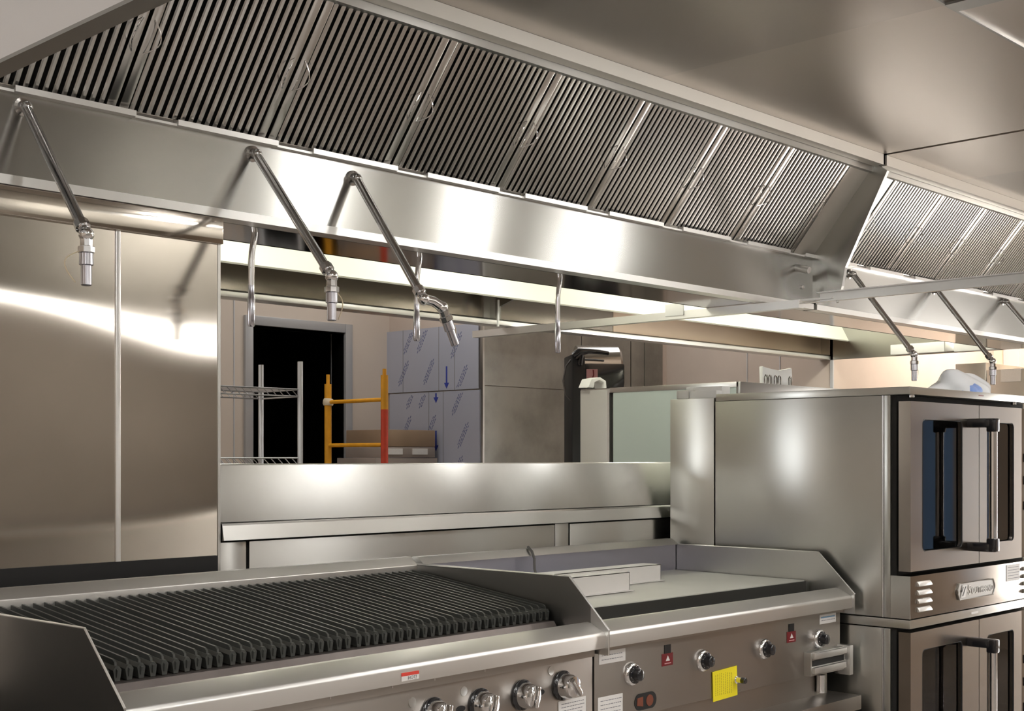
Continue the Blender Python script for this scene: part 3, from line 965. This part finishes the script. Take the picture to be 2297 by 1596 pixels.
# yellow instruction tag, slightly tilted, with vertical squiggle text
tg = MB()
tg.box(3.012, 3.130, 2.1265, 2.1285, 0.752, 0.836, rot=Matrix.Rotation(-0.04, 3, 'Y'))
tgo = tg.build('instruction_tag', 'yellow', gr)
tp = MB()
rnd = random.Random(4)
for i in range(9):
    xx = 3.024 + i*0.0095
    zz = 0.765
    while zz < 0.824:
        L_ = rnd.uniform(.003, .007)
        tp.box(xx, xx+0.0012, 2.1258, 2.1266, zz, min(zz+L_, .826))
        zz += L_+.002
merge(tgo, tp.build('tag_print', 'tagprint', gr))
k = MB()
k.turned((3.120, 2.1265, 0.800), (0, -1, 0), [(0, .011), (.006, .011), (.008, .008), (.022, .008)], 16)
k.build('push_button_stem', 'chrome', gr)
MB().turned((3.120, 2.104, 0.800), (0, -1, 0), [(0, .009), (.012, .009), (.014, .007)], 16).build('push_button', 'black_gloss', gr)
# oval viewing port
ov = []
for i in range(24):
    a = 2*math.pi*i/24
    cxv = 2.712 + (0.024 if math.cos(a) > 0 else -0.024)
    ov.append((cxv + 0.022*math.cos(a), 0.793 + 0.022*math.sin(a)))
MB().prism(ov, 'y', 2.1285, 2.1305).build('viewing_port', 'dark', gr)
MB().disc((2.728, 2.1284, .793), (0, -1, 0), 0.015, 0.0012).build('port_pipe', 'copper', gr)
MB().prism([(2.674, .785), (2.70, .780), (2.70, .806), (2.676, .804)], 'y', 2.1272, 2.1284).build('port_pipe', 'copper', gr)
# nameplate strip under the tag
B('nameplate', 'steel_dark', gr, (3.045, 3.150, 2.1268, 2.130, 0.734, 0.7475) if False else (3.045, 3.150, 2.1268, 2.130, 0.762-0.0, 0.766))
# grease drawer
dr = B('grease_drawer', 'steel', gr, (3.492, 3.690, 2.105, 2.135, 0.765, 0.838), bevel=0.003)
B('drawer_ridge', 'steel_bright', dr, (3.495, 3.688, 2.093, 2.105, 0.818, 0.836), bevel=0.003)
B('drawer_slot', 'dark', dr, (3.50, 3.685, 2.1035, 2.105, 0.795, 0.813))
B('drawer_ridge', 'steel_bright', dr, (3.497, 3.685, 2.093, 2.105, 0.773, 0.792), bevel=0.003)
B('side_fin', 'steel_bright', gr, (3.690, 3.712, 2.085, 2.14, 0.748, 0.842), bevel=0.004)
MB().cyl((3.60, 2.135, 0.755), (3.60, 2.135, 0.700), 0.014).build('drain_pipe', 'chrome', gr)
B('lower_apron', 'steel_panel', gr, (GX0+0.01, GX1-0.05, 2.150, 2.80, 0.690, 0.758))

fb = thing('equipment_stand', 'low stainless equipment stand carrying the griddle, at the bottom edge', 'equipment stand', (3.1, 2.45, 0))
B('top', 'steel_oven' if False else 'steel_panel', fb, (2.53, 3.70, 2.05, 2.80, 0.645, 0.690), bevel=0.004)
B('body', 'dark', fb, (2.55, 3.66, 2.09, 2.80, 0.10, 0.645))
B('drawer_front', 'steel_panel', fb, (2.56, 3.10, 2.060, 2.09, 0.36, 0.632), bevel=0.003)
B('drawer_front', 'steel_panel', fb, (3.11, 3.65, 2.060, 2.09, 0.36, 0.632), bevel=0.003)
for x in (2.60, 3.60):
    for y in (2.14, 2.74):
        MB().cyl((x, y, 0), (x, y, 0.11), 0.02).build('leg', 'steel', fb)
for x in (1.22, 2.42):
    for y in (2.22, 2.74):
        MB().cyl((x, y, 0), (x, y, 0.13), 0.02).build('leg', 'steel', cb)


# ---------------------------------------------------------------- on the griddle
def channel_on(x0, x1, y0, y1, z0, h, label):
    t = MB()
    th = 0.002
    t.box(x0, x1, y0, y1, z0+h-th, z0+h)
    t.box(x0, x1, y0, y0+th, z0, z0+h)
    t.box(x0, x1, y1-th, y1, z0, z0+h)
    t.box(x0, x1+0.004, y0-0.014, y0, z0, z0+th)
    t.box(x1-th, x1, y0, y1, z0, z0+h-0.0)
    o = t.build('metal_channel', 'steel_chan')
    tag(o, label, 'metal channel', 'loose metal channels on the griddle')
channel_on(2.56, 3.02, 2.430, 2.50, 1.0395, 0.055, 'pale folded metal channel lying on the griddle, the front one')
channel_on(2.60, 3.34, 2.56, 2.63, 1.0395, 0.052, 'pale folded metal channel lying on the griddle, the longer one behind')
# wadded clear plastic bag with a grey lead
def bag(name, c, r, sc, label, cat, seed, mat='bagclear', sub=3, amp=0.25):
    bm = bmesh.new()
    bmesh.ops.create_icosphere(bm, subdivisions=4, radius=1)
    rnd = random.Random(seed)
    dirs = [(Vector((rnd.gauss(0, 1), rnd.gauss(0, 1), rnd.gauss(0, 1))).normalized(), rnd.uniform(3, 9), rnd.uniform(-1, 1)) for _ in range(26)]
    for v in bm.verts:
        p = v.co.copy()
        dsp = 0
        for d_, f, a in dirs:
            dsp += a*math.sin(f*p.dot(d_)+a*5)
        q_ = p*(1+amp*dsp/6)
        q_.z = abs(q_.z)**0.8*(1 if q_.z > 0 else -0.05)
        v.co = Vector((q_.x*r*sc[0]+c[0], q_.y*r*sc[1]+c[1], max(q_.z*r*sc[2], 0)+c[2]))
    m_ = MB(); m_.bm.free(); m_.bm = bm; m_.smooth = True
    o = m_.build(name, mat)
    if label: tag(o, label, cat)
    return o
bag('plastic_bag', (2.93, 2.715, 1.041), 0.07, (1.3, 0.55, 0.35), 'crumpled clear plastic wrap lying at the back of the griddle', 'plastic bag', 11)
cd = MB()
cd.tube([(2.930, 2.72, 1.06), (2.935, 2.735, 1.09), (2.95, 2.75, 1.12), (2.955, 2.765, 1.142), (2.962, 2.785, 1.152), (2.975, 2.80, 1.153)], 0.0042, 8)
tag(cd.build('electric_lead', 'cable'), 'grey lead rising from the plastic wrap over the griddle riser', 'cable')
rg = MB()
pts = []
for i in range(20):
    a = 2*math.pi*i/20
    pts.append((2.735+0.026*math.cos(a), 2.70, 1.066+0.024*math.sin(a)))
rg.tube(pts, 0.004, 8, closed=True)
tag(rg.build('cable_ring', 'black'), 'small black ring of cable standing at the back of the griddle', 'cable')

# ================================================================== DOUBLE OVEN
ov_ = thing('convection_oven', 'double-deck stainless convection oven with glass doors, at the right', 'oven', (4.22, 2.35, 0))
OX0, OX1 = 3.744, 4.71
YD = 1.909
def side_panel(z0, z1):
    B('side_panel', 'steel_oven', ov_, (OX0, OX0+0.012, 2.006, 2.829, z0, z1), bevel=0.001)
B('lid', 'steel_oven', ov_, (OX0-0.002, OX1, YD, 2.630, 1.628, 1.652), bevel=0.0015)
B('rear_box', 'steel_oven', ov_, (OX0+0.001, OX1, 2.640, 2.829, 0.12, 1.640), bevel=0.002)
B('side_panel', 'steel_oven', ov_, (OX0, OX0+0.014, 2.005, 2.634, 0.934, 1.627), bevel=0.0015)
B('side_panel', 'steel_oven', ov_, (OX0, OX0+0.014, 2.005, 2.634, 0.13, 0.900), bevel=0.0015)
B('corner_strip', 'steel_bright', ov_, (OX0-0.002, OX0+0.008, 1.998, 2.003, 0.934, 1.627))
B('corner_strip', 'steel_bright', ov_, (OX0-0.002, OX0+0.008, 1.998, 2.003, 0.13, 0.900))
B('front_post', 'steel_oven', ov_, (OX0, OX0+0.03, 1.976, 1.997, 0.934, 1.627), bevel=0.001)
B('front_post', 'steel_oven', ov_, (OX0, OX0+0.03, 1.976, 1.997, 0.13, 0.900), bevel=0.001)
B('body', 'dark', ov_, (OX0+0.014, OX1-0.002, 1.962, 2.634, 0.13, 1.627))
B('deck_band', 'steel_oven', ov_, (OX0-0.004, OX1, YD-0.001, 2.64, 0.904, 0.931), bevel=0.0015)
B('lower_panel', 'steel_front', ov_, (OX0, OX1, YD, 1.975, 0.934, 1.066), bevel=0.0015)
B('side_return', 'steel_oven', ov_, (OX0-0.001, OX0, YD, 1.975, 0.934, 1.066))
for x in (OX0+0.05, OX1-0.05):
    for y in (2.0, 2.75):
        MB().cyl((x, y, 0), (x, y, 0.13), 0.022).build('leg', 'steel', ov_)

def rrect(x0, x1, z0, z1, r, n=5):
    p = []
    for cx, cz, a0 in ((x1-r, z1-r, 0), (x0+r, z1-r, 90), (x0+r, z0+r, 180), (x1-r, z0+r, 270)):
        for i in range(n+1):
            a = math.radians(a0 + 90*i/n)
            p.append((cx+r*math.cos(a), cz+r*math.sin(a)))
    return p
def door_leaf(x0, x1, z0, z1, wx0, wx1, wz0, wz1, handle):
    # leaf with a real window opening
    m_ = MB()
    win = rrect(wx0, wx1, wz0, wz1, 0.016)
    n = len(win)
    outer = []
    cx, cz = (wx0+wx1)/2, (wz0+wz1)/2
    for (px, pz) in win:
        # project on the outer rectangle
        dx, dz = px-cx, pz-cz
        sx = ((x1-cx) if dx > 0 else (cx-x0))/max(abs(dx), 1e-6)
        sz = ((z1-cz) if dz > 0 else (cz-z0))/max(abs(dz), 1e-6)
        s_ = min(sx, sz)
        outer.append([cx+dx*s_, cz+dz*s_])
    # snap one point per corner to the true corners
    for ccx, ccz in ((x1, z1), (x0, z1), (x0, z0), (x1, z0)):
        j = min(range(n), key=lambda i: (outer[i][0]-ccx)**2+(outer[i][1]-ccz)**2)
        outer[j] = [ccx, ccz]
    for yy, fl in ((YD, 1), (YD+0.038, 0)):
        pass
    F = [m_.bm.verts.new((p[0], YD, p[1])) for p in outer]
    I = [m_.bm.verts.new((p[0], YD, p[1])) for p in win]
    F2 = [m_.bm.verts.new((p[0], YD+0.040, p[1])) for p in outer]
    I2 = [m_.bm.verts.new((p[0], YD+0.040, p[1])) for p in win]
    for i in range(n):
        j = (i+1) % n
        m_.bm.faces.new((F[i], F[j], I[j], I[i]))
        m_.bm.faces.new((F2[i], I2[i], I2[j], F2[j]))
        m_.bm.faces.new((F[i], F2[i], F2[j], F[j]))
        m_.bm.faces.new((I[i], I[j], I2[j], I2[i]))
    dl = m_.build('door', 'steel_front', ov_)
    gk = MB()
    gk.prism(rrect(wx0-0.001, wx1+0.001, wz0-0.001, wz1+0.001, 0.016), 'y', YD+0.010, YD+0.014)
    gl = gk.build('door_window', 'glass_pane', dl)
    # black rubber gasket
    gs = MB()
    gs.tube([(p[0], YD+0.002, p[1]) for p in win], 0.0028, 6, closed=True)
    gs.build('window_gasket', 'black', dl)
    return dl

for (z0, z1, wz0, wz1, lowlab) in ((1.080, 1.607, 1.140, 1.552, 0), (0.36, 0.892, 0.420, 0.832, 1)):
    dl = door_leaf(OX0+0.002, 4.226, z0, z1, 3.824, 4.102, wz0, wz1, True)
    d2 = door_leaf(4.230, 4.572, z0, z1, 4.292, 4.505, wz0+0.004, wz1, False)
    # cavity behind the glass with rack guides
    cav = MB()
    cav.box(OX0+0.03, 4.55, 2.45, 2.47, z0+0.02, z1-0.02)
    cav.box(OX0+0.03, OX0+0.04, 1.965, 2.47, z0+0.02, z1-0.02)
    cav.build('cavity_lining', 'dark2', ov_)
    rk = MB()
    nz = 5
    for i in range(nz):
        zz = wz1 - 0.055 - 0.052*i
        rk.tube([(3.83, 1.9585, zz), (3.862, 1.9585, zz)], 0.0015, 6)
        rk.tube([(4.06, 1.9585, zz), (4.098, 1.9585, zz)], 0.0015, 6)
        rk.tube([(4.455, 1.9585, zz), (4.50, 1.9585, zz)], 0.0015, 6)
    rk.tube([(3.852, 1.9575, wz1-0.04), (3.858, 1.9575, wz1-0.33)], 0.0018, 6)
    rk.tube([(3.825, 1.9585, wz0+0.075), (4.09, 1.9585, wz0+0.080)], 0.002, 6)
    rk.tube([(3.825, 1.9585, wz0+0.048), (4.09, 1.9585, wz0+0.052)], 0.002, 6)
    rk.build('rack_guides', 'wire', ov_)
    # handle: chrome tube on two black arms, fixed to the left leaf
    hx, hy = 4.150, YD-0.082
    ht, hb = wz1-0.006, wz0+0.0
    hg = MB()
    hg.tube([(hx, hy, ht-0.022), (hx, hy, hb+0.022)], 0.0135, 20)
    ho = hg.build('handle', 'chrome', dl)
    for zz, s_ in ((ht, 1), (hb, -1)):
        a = MB()
        a.box(hx-0.017, hx+0.017, YD-0.080, YD+0.001, zz-0.015, zz+0.015)
        a.box(hx-0.0165, hx+0.0165, hy-0.0165, hy+0.0165, min(zz+0.015*s_, zz-0.030*s_), max(zz+0.015*s_, zz-0.030*s_))
        a.build('handle_arm', 'black_gloss', ho, bevel=0.006)
    # control column at the right
    B('control_column', 'steel_front', ov_, (4.576, OX1, YD+0.004, 1.975, z0, z1), bevel=0.002)
    c_ = MB()
    for zz in (z1-0.16, z1-0.24, z1-0.33):
        c_.box(4.60, 4.66, YD-0.002, YD+0.004, zz-0.03, zz)
    c_.build('switch_plate', 'black_gloss', ov_)
# louvres on the upper control strip
for xx in (3.778, 4.578):
    lo = MB()
    for i in range(4):
        zc = 1.040 - i*0.0265
        p = [(YD, zc+0.008), (YD-0.006, zc+0.004), (YD-0.011, zc-0.005), (YD-0.009, zc-0.008), (YD, zc-0.008)]
        lo.prism(p, 'x', xx+0.006, xx+0.094)
    lo.build('louvre_vents', 'steel_bright', ov_, bevel=0.002)
# maker's plate
pln = MB()
pln.prism([(4.062, .988), (4.074, .968), (4.325, .980), (4.337, .998), (4.325, 1.018), (4.074, 1.016)], 'y', YD-0.006, YD)
pln = MB()
pln.prism([(4.060, 0.988), (4.072, 0.969), (4.325, 0.969), (4.338, 0.988), (4.338, 1.002), (4.325, 1.021), (4.072, 1.021), (4.060, 1.002)], 'y', YD-0.005, YD)
po = pln.build('maker_plate', 'steel_dark', ov_)
po['label'] = 'dark raised nameplate with bright rim'
rim = MB()
rp = [(4.060, 0.988), (4.072, 0.969), (4.325, 0.969), (4.338, 0.988), (4.338, 1.002), (4.325, 1.021), (4.072, 1.021), (4.060, 1.002)]
rim.tube([(a, YD-0.005, b_) for a, b_ in rp], 0.0022, 6, closed=True)
rim.build('plate_rim', 'steel', po)
em = MB()
em.prism([(4.080, .975), (4.112, .975), (4.124, 1.015), (4.092, 1.015)], 'y', YD-0.0065, YD-0.0045)
em.build('emblem', 'paper', po)
em = MB()
em.prism([(4.088, .980), (4.094, .980), (4.116, 1.010), (4.110, 1.010)], 'y', YD-0.0072, YD-0.006)
em.prism([(4.086, .992), (4.098, 1.010), (4.094, 1.010), (4.084, .996)], 'y', YD-0.0072, YD-0.006)
em.build('emblem_stroke', 'black', po)
text_part('plate_text', 'S', 0.044, 'paper', po, (4.144, YD-0.0055, 0.995), ROT_FRONT, 0.0008)
text_part('plate_text', 'OUTHBEND', 0.030, 'paper', po, (4.243, YD-0.0055, 0.9915), ROT_FRONT, 0.0008)
label_plate(ov_, 4.443, 4.553, 1.003, 1.060, YD, 'paper', 'rating_label', 5)
B('badge', 'paper', ov_, (4.165, 4.215, YD-0.003, YD-0.001, .914, .921), label='small white sticker')
B('lid_mark', 'red', ov_, (4.225, 4.262, YD-0.001, YD+0.001, 1.639, 1.642))
for x in (3.79, 4.55):
    MB().turned((x, YD+0.02, 1.628), (0, 0, -1), [(0, .009), (.008, .009), (.010, .005)], 14).build('hinge_bolt', 'chrome', ov_)

# bags and bits on the oven lid
o = bag('plastic_bag', (4.60, 2.15, 1.653), 0.14, (1.25, 0.62, 0.62), 'clear plastic bag with blue contents lying on the oven lid', 'plastic bag', 21, amp=0.42)
bl = bag('blue_insert', (4.56, 2.095, 1.668), 0.062, (1.25, 0.5, 0.62), '', '', 5, 'bluew')
bl.parent = o
bl.location = Vector(bl.location) - o.location
bl['label'] = 'blue folded contents'
wb_ = thing('wrapped_strip', 'white boxed strip lying on the rear left corner of the oven top', 'packaging', (3.80, 2.72, 1.642))
B('slat', 'white', wb_, (3.760, 3.82, 2.575, 2.70, 1.654, 1.668) if False else (3.765, 3.80, 2.645, 2.76, 1.641, 1.668), bevel=0.002)
B('slat', 'white', wb_, (3.80, 3.85, 2.645, 2.80, 1.641, 1.684), bevel=0.002)
B('sleeve', 'cab2', wb_, (3.763, 3.803, 2.76, 2.815, 1.641, 1.672), bevel=0.004)

# ================================================================== BACKGROUND EQUIPMENT
rc = thing('grey_cabinet', 'tall film-covered grey-green cabinet standing behind the low partition', 'cabinet', (4.9, 3.45, 0))
BX, BY0, BY1, BZ = 4.50, 3.05, 3.905, 1.745
B('side_panel', 'cab', rc, (BX, BX+0.01, BY0, 3.715, 0.1, BZ-0.022), label='green tinted side panel')
B('rear_side_panel', 'cab2', rc, (BX-0.004, BX+0.01, 3.745, BY1, 0.1, BZ-0.006), bevel=0.001, label='warm grey rear panel')
B('panel_edge', 'steel_bright', rc, (BX-0.005, BX+0.01, 3.733, 3.745, 0.1, BZ-0.006))
B('body', 'dark', rc, (BX+0.01, 5.32, BY0+0.01, BY1-0.01, 0.1, BZ-0.01))
B('top_rim', 'steel', rc, (BX-0.003, BX+0.02, BY0, 3.735, BZ-0.022, BZ), bevel=0.001)
B('front_rim', 'steel_dark', rc, (BX-0.003, 5.33, BY0-0.01, BY0+0.01, BZ-0.06, BZ), bevel=0.001)
B('top', 'steel', rc, (BX, 5.33, BY0, BY1, BZ-0.008, BZ-0.001))
for x in (4.56, 5.25):
    for y in (3.12, 3.83):
        MB().cyl((x, y, 0), (x, y, 0.11), 0.02).build('leg', 'steel', rc)
wc = MB()
wc.prism([(4.475, 1.750), (4.50, 1.790), (4.56, 1.800), (4.60, 1.785), (4.605, 1.752), (4.588, 1.752), (4.585, 1.776), (4.555, 1.787), (4.52, 1.775), (4.515, 1.750)], 'y', 3.84, 3.90)
tag(wc.build('clamp', 'white', bevel=0.003), 'small white metal clamp perched on the far corner of the grey cabinet', 'clamp')
# carton and bag on the cabinet
bx = thing('wrapped_parts', 'white plastic pouch with small metal parts, on top of the grey cabinet', 'pouch', (4.95, 3.12, BZ))
bg = MB()
bg.prism([(4.82, BZ), (4.815, BZ+0.085), (4.87, BZ+0.078), (4.95, BZ+0.072), (5.05, BZ+0.088), (5.055, BZ+0.03), (5.045, BZ)], 'y', 3.14, 3.16)
pb = bg.build('pouch', 'white', bx, bevel=0.006)
for xx in (4.77, 4.80, 4.845, 4.875, 4.96):
    pa = MB()
    pa.tube([(xx, 3.10, BZ), (xx, 3.10, BZ+0.035), (xx+0.006, 3.10, BZ+0.042), (xx+0.014, 3.10, BZ+0.042), (xx+0.018, 3.10, BZ+0.033), (xx+0.018, 3.10, BZ)], 0.0035, 8)
    pa.build('metal_hook', 'pipe', bx)

# machine with horizontal drum
mc = thing('drum_machine', 'dark machine with horizontal silver drum, black lever handle and pink label', 'machine', (5.64, 5.0, 0))
MM = Matrix.Translation((5.64, 5.0, 0)) @ Matrix.Rotation(math.radians(-38), 4, 'Z')
def mpart(mb, name, mat, bevel=0.0, par=None):
    mb.xform(MM)
    return mb.build(name, mat, par or mc, bevel)
mpart(MB().box(0.0, 0.075, -0.16, 0.10, 0.0, 2.02), 'column', 'black', 0.01)
mpart(MB().tube([(0.05, 0, 1.953), (0.29, 0, 1.953), (0.305, 0, 1.953)], [0.128, 0.128, 0.112], 36), 'drum', 'pipe')
cs = MB()  # added black block, paints the dark reflection on the drum's lower half
cs.prism([(0.07, 1.60), (0.26, 1.60), (0.305, 1.86), (0.305, 1.968), (0.07, 1.968)], 'y', -0.155, 0.12)
mpart(cs, 'lower_casing', 'black_gloss', 0.012)['label'] = 'glossy black lower casing'
hd = MB()
hd.tube([(0.01, -0.17, 2.005), (0.04, -0.18, 2.030), (0.09, -0.18, 2.036), (0.15, -0.18, 2.032), (0.205, -0.18, 2.024)], [.026, .024, .015, .014, .012], 14)
hd.tube([(0.05, -0.18, 2.025), (0.045, -0.16, 1.96)], 0.016, 10)
mpart(hd, 'lever_handle', 'black_gloss')
lb_ = mpart(MB().box(0.082, 0.145, -0.166, -0.156, 1.845, 1.935), 'label_plate', 'pink')
lb_['label'] = 'pink label with dark red figure'
mpart(MB().tube([(0.120, -0.168, 1.93), (0.122, -0.168, 1.90), (0.112, -0.168, 1.875), (0.098, -0.168, 1.850)], 0.004, 8), 'label_figure', 'red', par=lb_)
mpart(MB().tube([(0.0, -0.12, 1.99), (-0.03, -0.12, 1.95), (-0.045, -0.12, 1.87), (-0.03, -0.12, 1.79), (0.0, -0.12, 1.76)], 0.005, 8), 'cable_loop', 'cable')

# wire shelving rack
wr = thing('wire_rack', 'chrome wire shelving rack standing in front of the dark doorway', 'shelving rack', (3.3, 5.0, 0))
RX, RYa, RYb = 3.62, 4.835, 5.14
for (x, y) in ((RX, RYa), (RX, RYb), (2.75, RYa), (2.75, RYb)):
    p = MB()
    p.cyl((x, y, 0), (x, y, 1.872), 0.0125, 14)
    for k in range(8):
        p.tube([(x, y, 1.0+0.05*k), (x, y, 1.002+0.05*k)], 0.0135, 14)
    p.build('post', 'wire_post', wr)
def shelf(z):
    s_ = MB()
    for y in (RYa, RYb):
        for dz in (0, 0.032):
            s_.tube([(2.75, y, z+dz), (RX+0.01, y, z+dz)], 0.0035, 8)
        n = 22
        for i in range(n):
            xa_ = 2.76 + (RX-2.77)*i/n
            s_.tube([(xa_, y, z+0.032), (xa_+0.035, y, z)], 0.002, 6)
    for x in (2.75, RX):
        for dz in (0, 0.032):
            s_.tube([(x, RYa, z+dz), (x, RYb, z+dz)], 0.0035, 8)
    for i in range(34):
        xx = 2.77 + (RX-2.79)*i/33
        s_.tube([(xx, RYa, z+0.033), (xx, RYb, z+0.033)], 0.0016, 5)
    s_.build('wire_shelf', 'wire_post', wr)
shelf(1.712); shelf(1.400); shelf(0.9); shelf(0.2)

# scaffold frame
sc = thing('scaffold_frame', 'yellow scaffold end frame with one red-painted leg, by the doorway', 'scaffold', (4.7, 5.7, 0))
SX, SYa, SYb = 4.70, 6.013, 5.512
for y, top, nm in ((SYa, 1.86, 'l'), (SYb, 1.87, 'r')):
    p = MB()
    if nm == 'l':
        p.cyl((SX, y, 0), (SX, y, top), 0.0205, 16)
    else:
        p.cyl((SX, y, 1.70), (SX, y, top+0.02), 0.0205, 16)
    p.tube([(SX, y, top), (SX, y, top+0.055)], 0.0105, 12)
    p.build('post', 'scaf_y', sc)
MB().cyl((SX, SYb, 0), (SX, SYb, 1.70), 0.0205, 16).build('post', 'scaf_r', sc)['label'] = 'red painted leg'
for z in (1.755, 1.505, 0.9):
    MB().cyl((SX, SYa, z), (SX, SYb, z), 0.0115, 10).build('rung', 'scaf_y', sc)
MB().turned((SX, SYa, 1.735), (0.1, 0, 1), [(0, .026), (.01, .031), (.03, .031), (.04, .026)], 14).build('tape_wrap', 'tape', sc)

for (x0, x1, z0, z1, mt_, lab) in ((5.00, 5.40, 1.50, 1.60, 'cardboard', 'brown cardboard box, topmost of the pile behind the scaffold frame'),
                                 (4.995, 5.40, 1.435, 1.497, 'cardtop', 'grey-brown cardboard box with two white labels, middle of the pile'),
                                 (4.93, 5.42, 1.10, 1.432, 'cardtop', 'wide grey-brown carton at the bottom of the visible pile')):
    t = thing('cardboard_box', lab, 'box', ((x0+x1)/2, 6.0, z0), 'cardboard boxes behind the scaffold')
    B('carton', mt_, t, (x0, x1, 5.86, 6.22, z0, z1), bevel=0.003)
    if mt_ == 'cardtop' and z0 > 1.4:
        B('box_label', 'paper', t, (x0+0.02, x0+0.14, 5.855, 5.86, z0+0.018, z1-0.008))
        B('box_label', 'paper', t, (x0+0.22, x0+0.34, 5.855, 5.86, z0+0.018, z1-0.008))
pt_ = B('pallet_table', 'dark', None, (4.9, 5.42, 5.84, 6.24, 0, 1.098))
tag(pt_, 'dark stand under the cardboard boxes, hidden behind the low partition', 'stand')

# right background: stainless cabinet with a notice, white duct
rf = thing('upright_cabinet', 'tall stainless cabinet with a white notice, behind the oven at the right', 'cabinet', (8.4, 3.2, 0))
def on_x(X, px, py):
    l = (px-1148.5)/FPX; v = (1029-py)/FPX
    dx = math.cos(YAW)+l*math.sin(YAW); dy = math.sin(YAW)-l*math.cos(YAW)
    t = X/dx
    return t*dy, H+t*v
ya, _ = on_x(8.2, 2143, 800)
yb2, _ = on_x(8.2, 2215, 800)
B('side_panel', 'steel_cladding', rf, (8.2, 8.9, yb2+0.01, ya, 0.1, 2.05), bevel=0.004)
B('door', 'steel', rf, (8.19, 8.9, yb2-1.4, yb2, 0.1, 2.0), bevel=0.004)
y1_, z1_ = on_x(8.187, 2245, 829); y2_, z2_ = on_x(8.187, 2290, 856)
B('notice', 'paper', rf, (8.184, 8.19, y2_, y1_, z2_, z1_))
for y in (yb2-1.3, ya-0.05):
    for x in (8.25, 8.85):
        MB().cyl((x, y, 0), (x, y, 0.12), 0.02).build('leg', 'steel', rf)
dct = thing('white_fixture', 'long white fixture box mounted inside the right end of the rear hood', 'light fixture', (7.22, 3.47, 2.04))
B('housing', 'white', dct, (7.200, 7.246, 3.46, 3.80, 2.050, 2.110), bevel=0.004)
B('housing', 'white', dct, (7.196, 7.246, 3.145, 3.40, 2.046, 2.118), bevel=0.004)
B('joint_collar', 'steel_bright', dct, (7.205, 7.246, 3.40, 3.46, 2.052, 2.106), bevel=0.002)

# counter run behind the camera (only seen as reflections)
ct = thing('work_counter', 'stainless work counter behind the camera, below the beige front wall', 'counter', (2.0, -3.6, 0))
B('counter_top', 'steel', ct, (-2.5, 7.5, -4.3, -3.4, 0.86, 0.90))
B('counter_body', 'steel_dark', ct, (-2.4, 7.4, -4.25, -3.5, 0.0, 0.86))
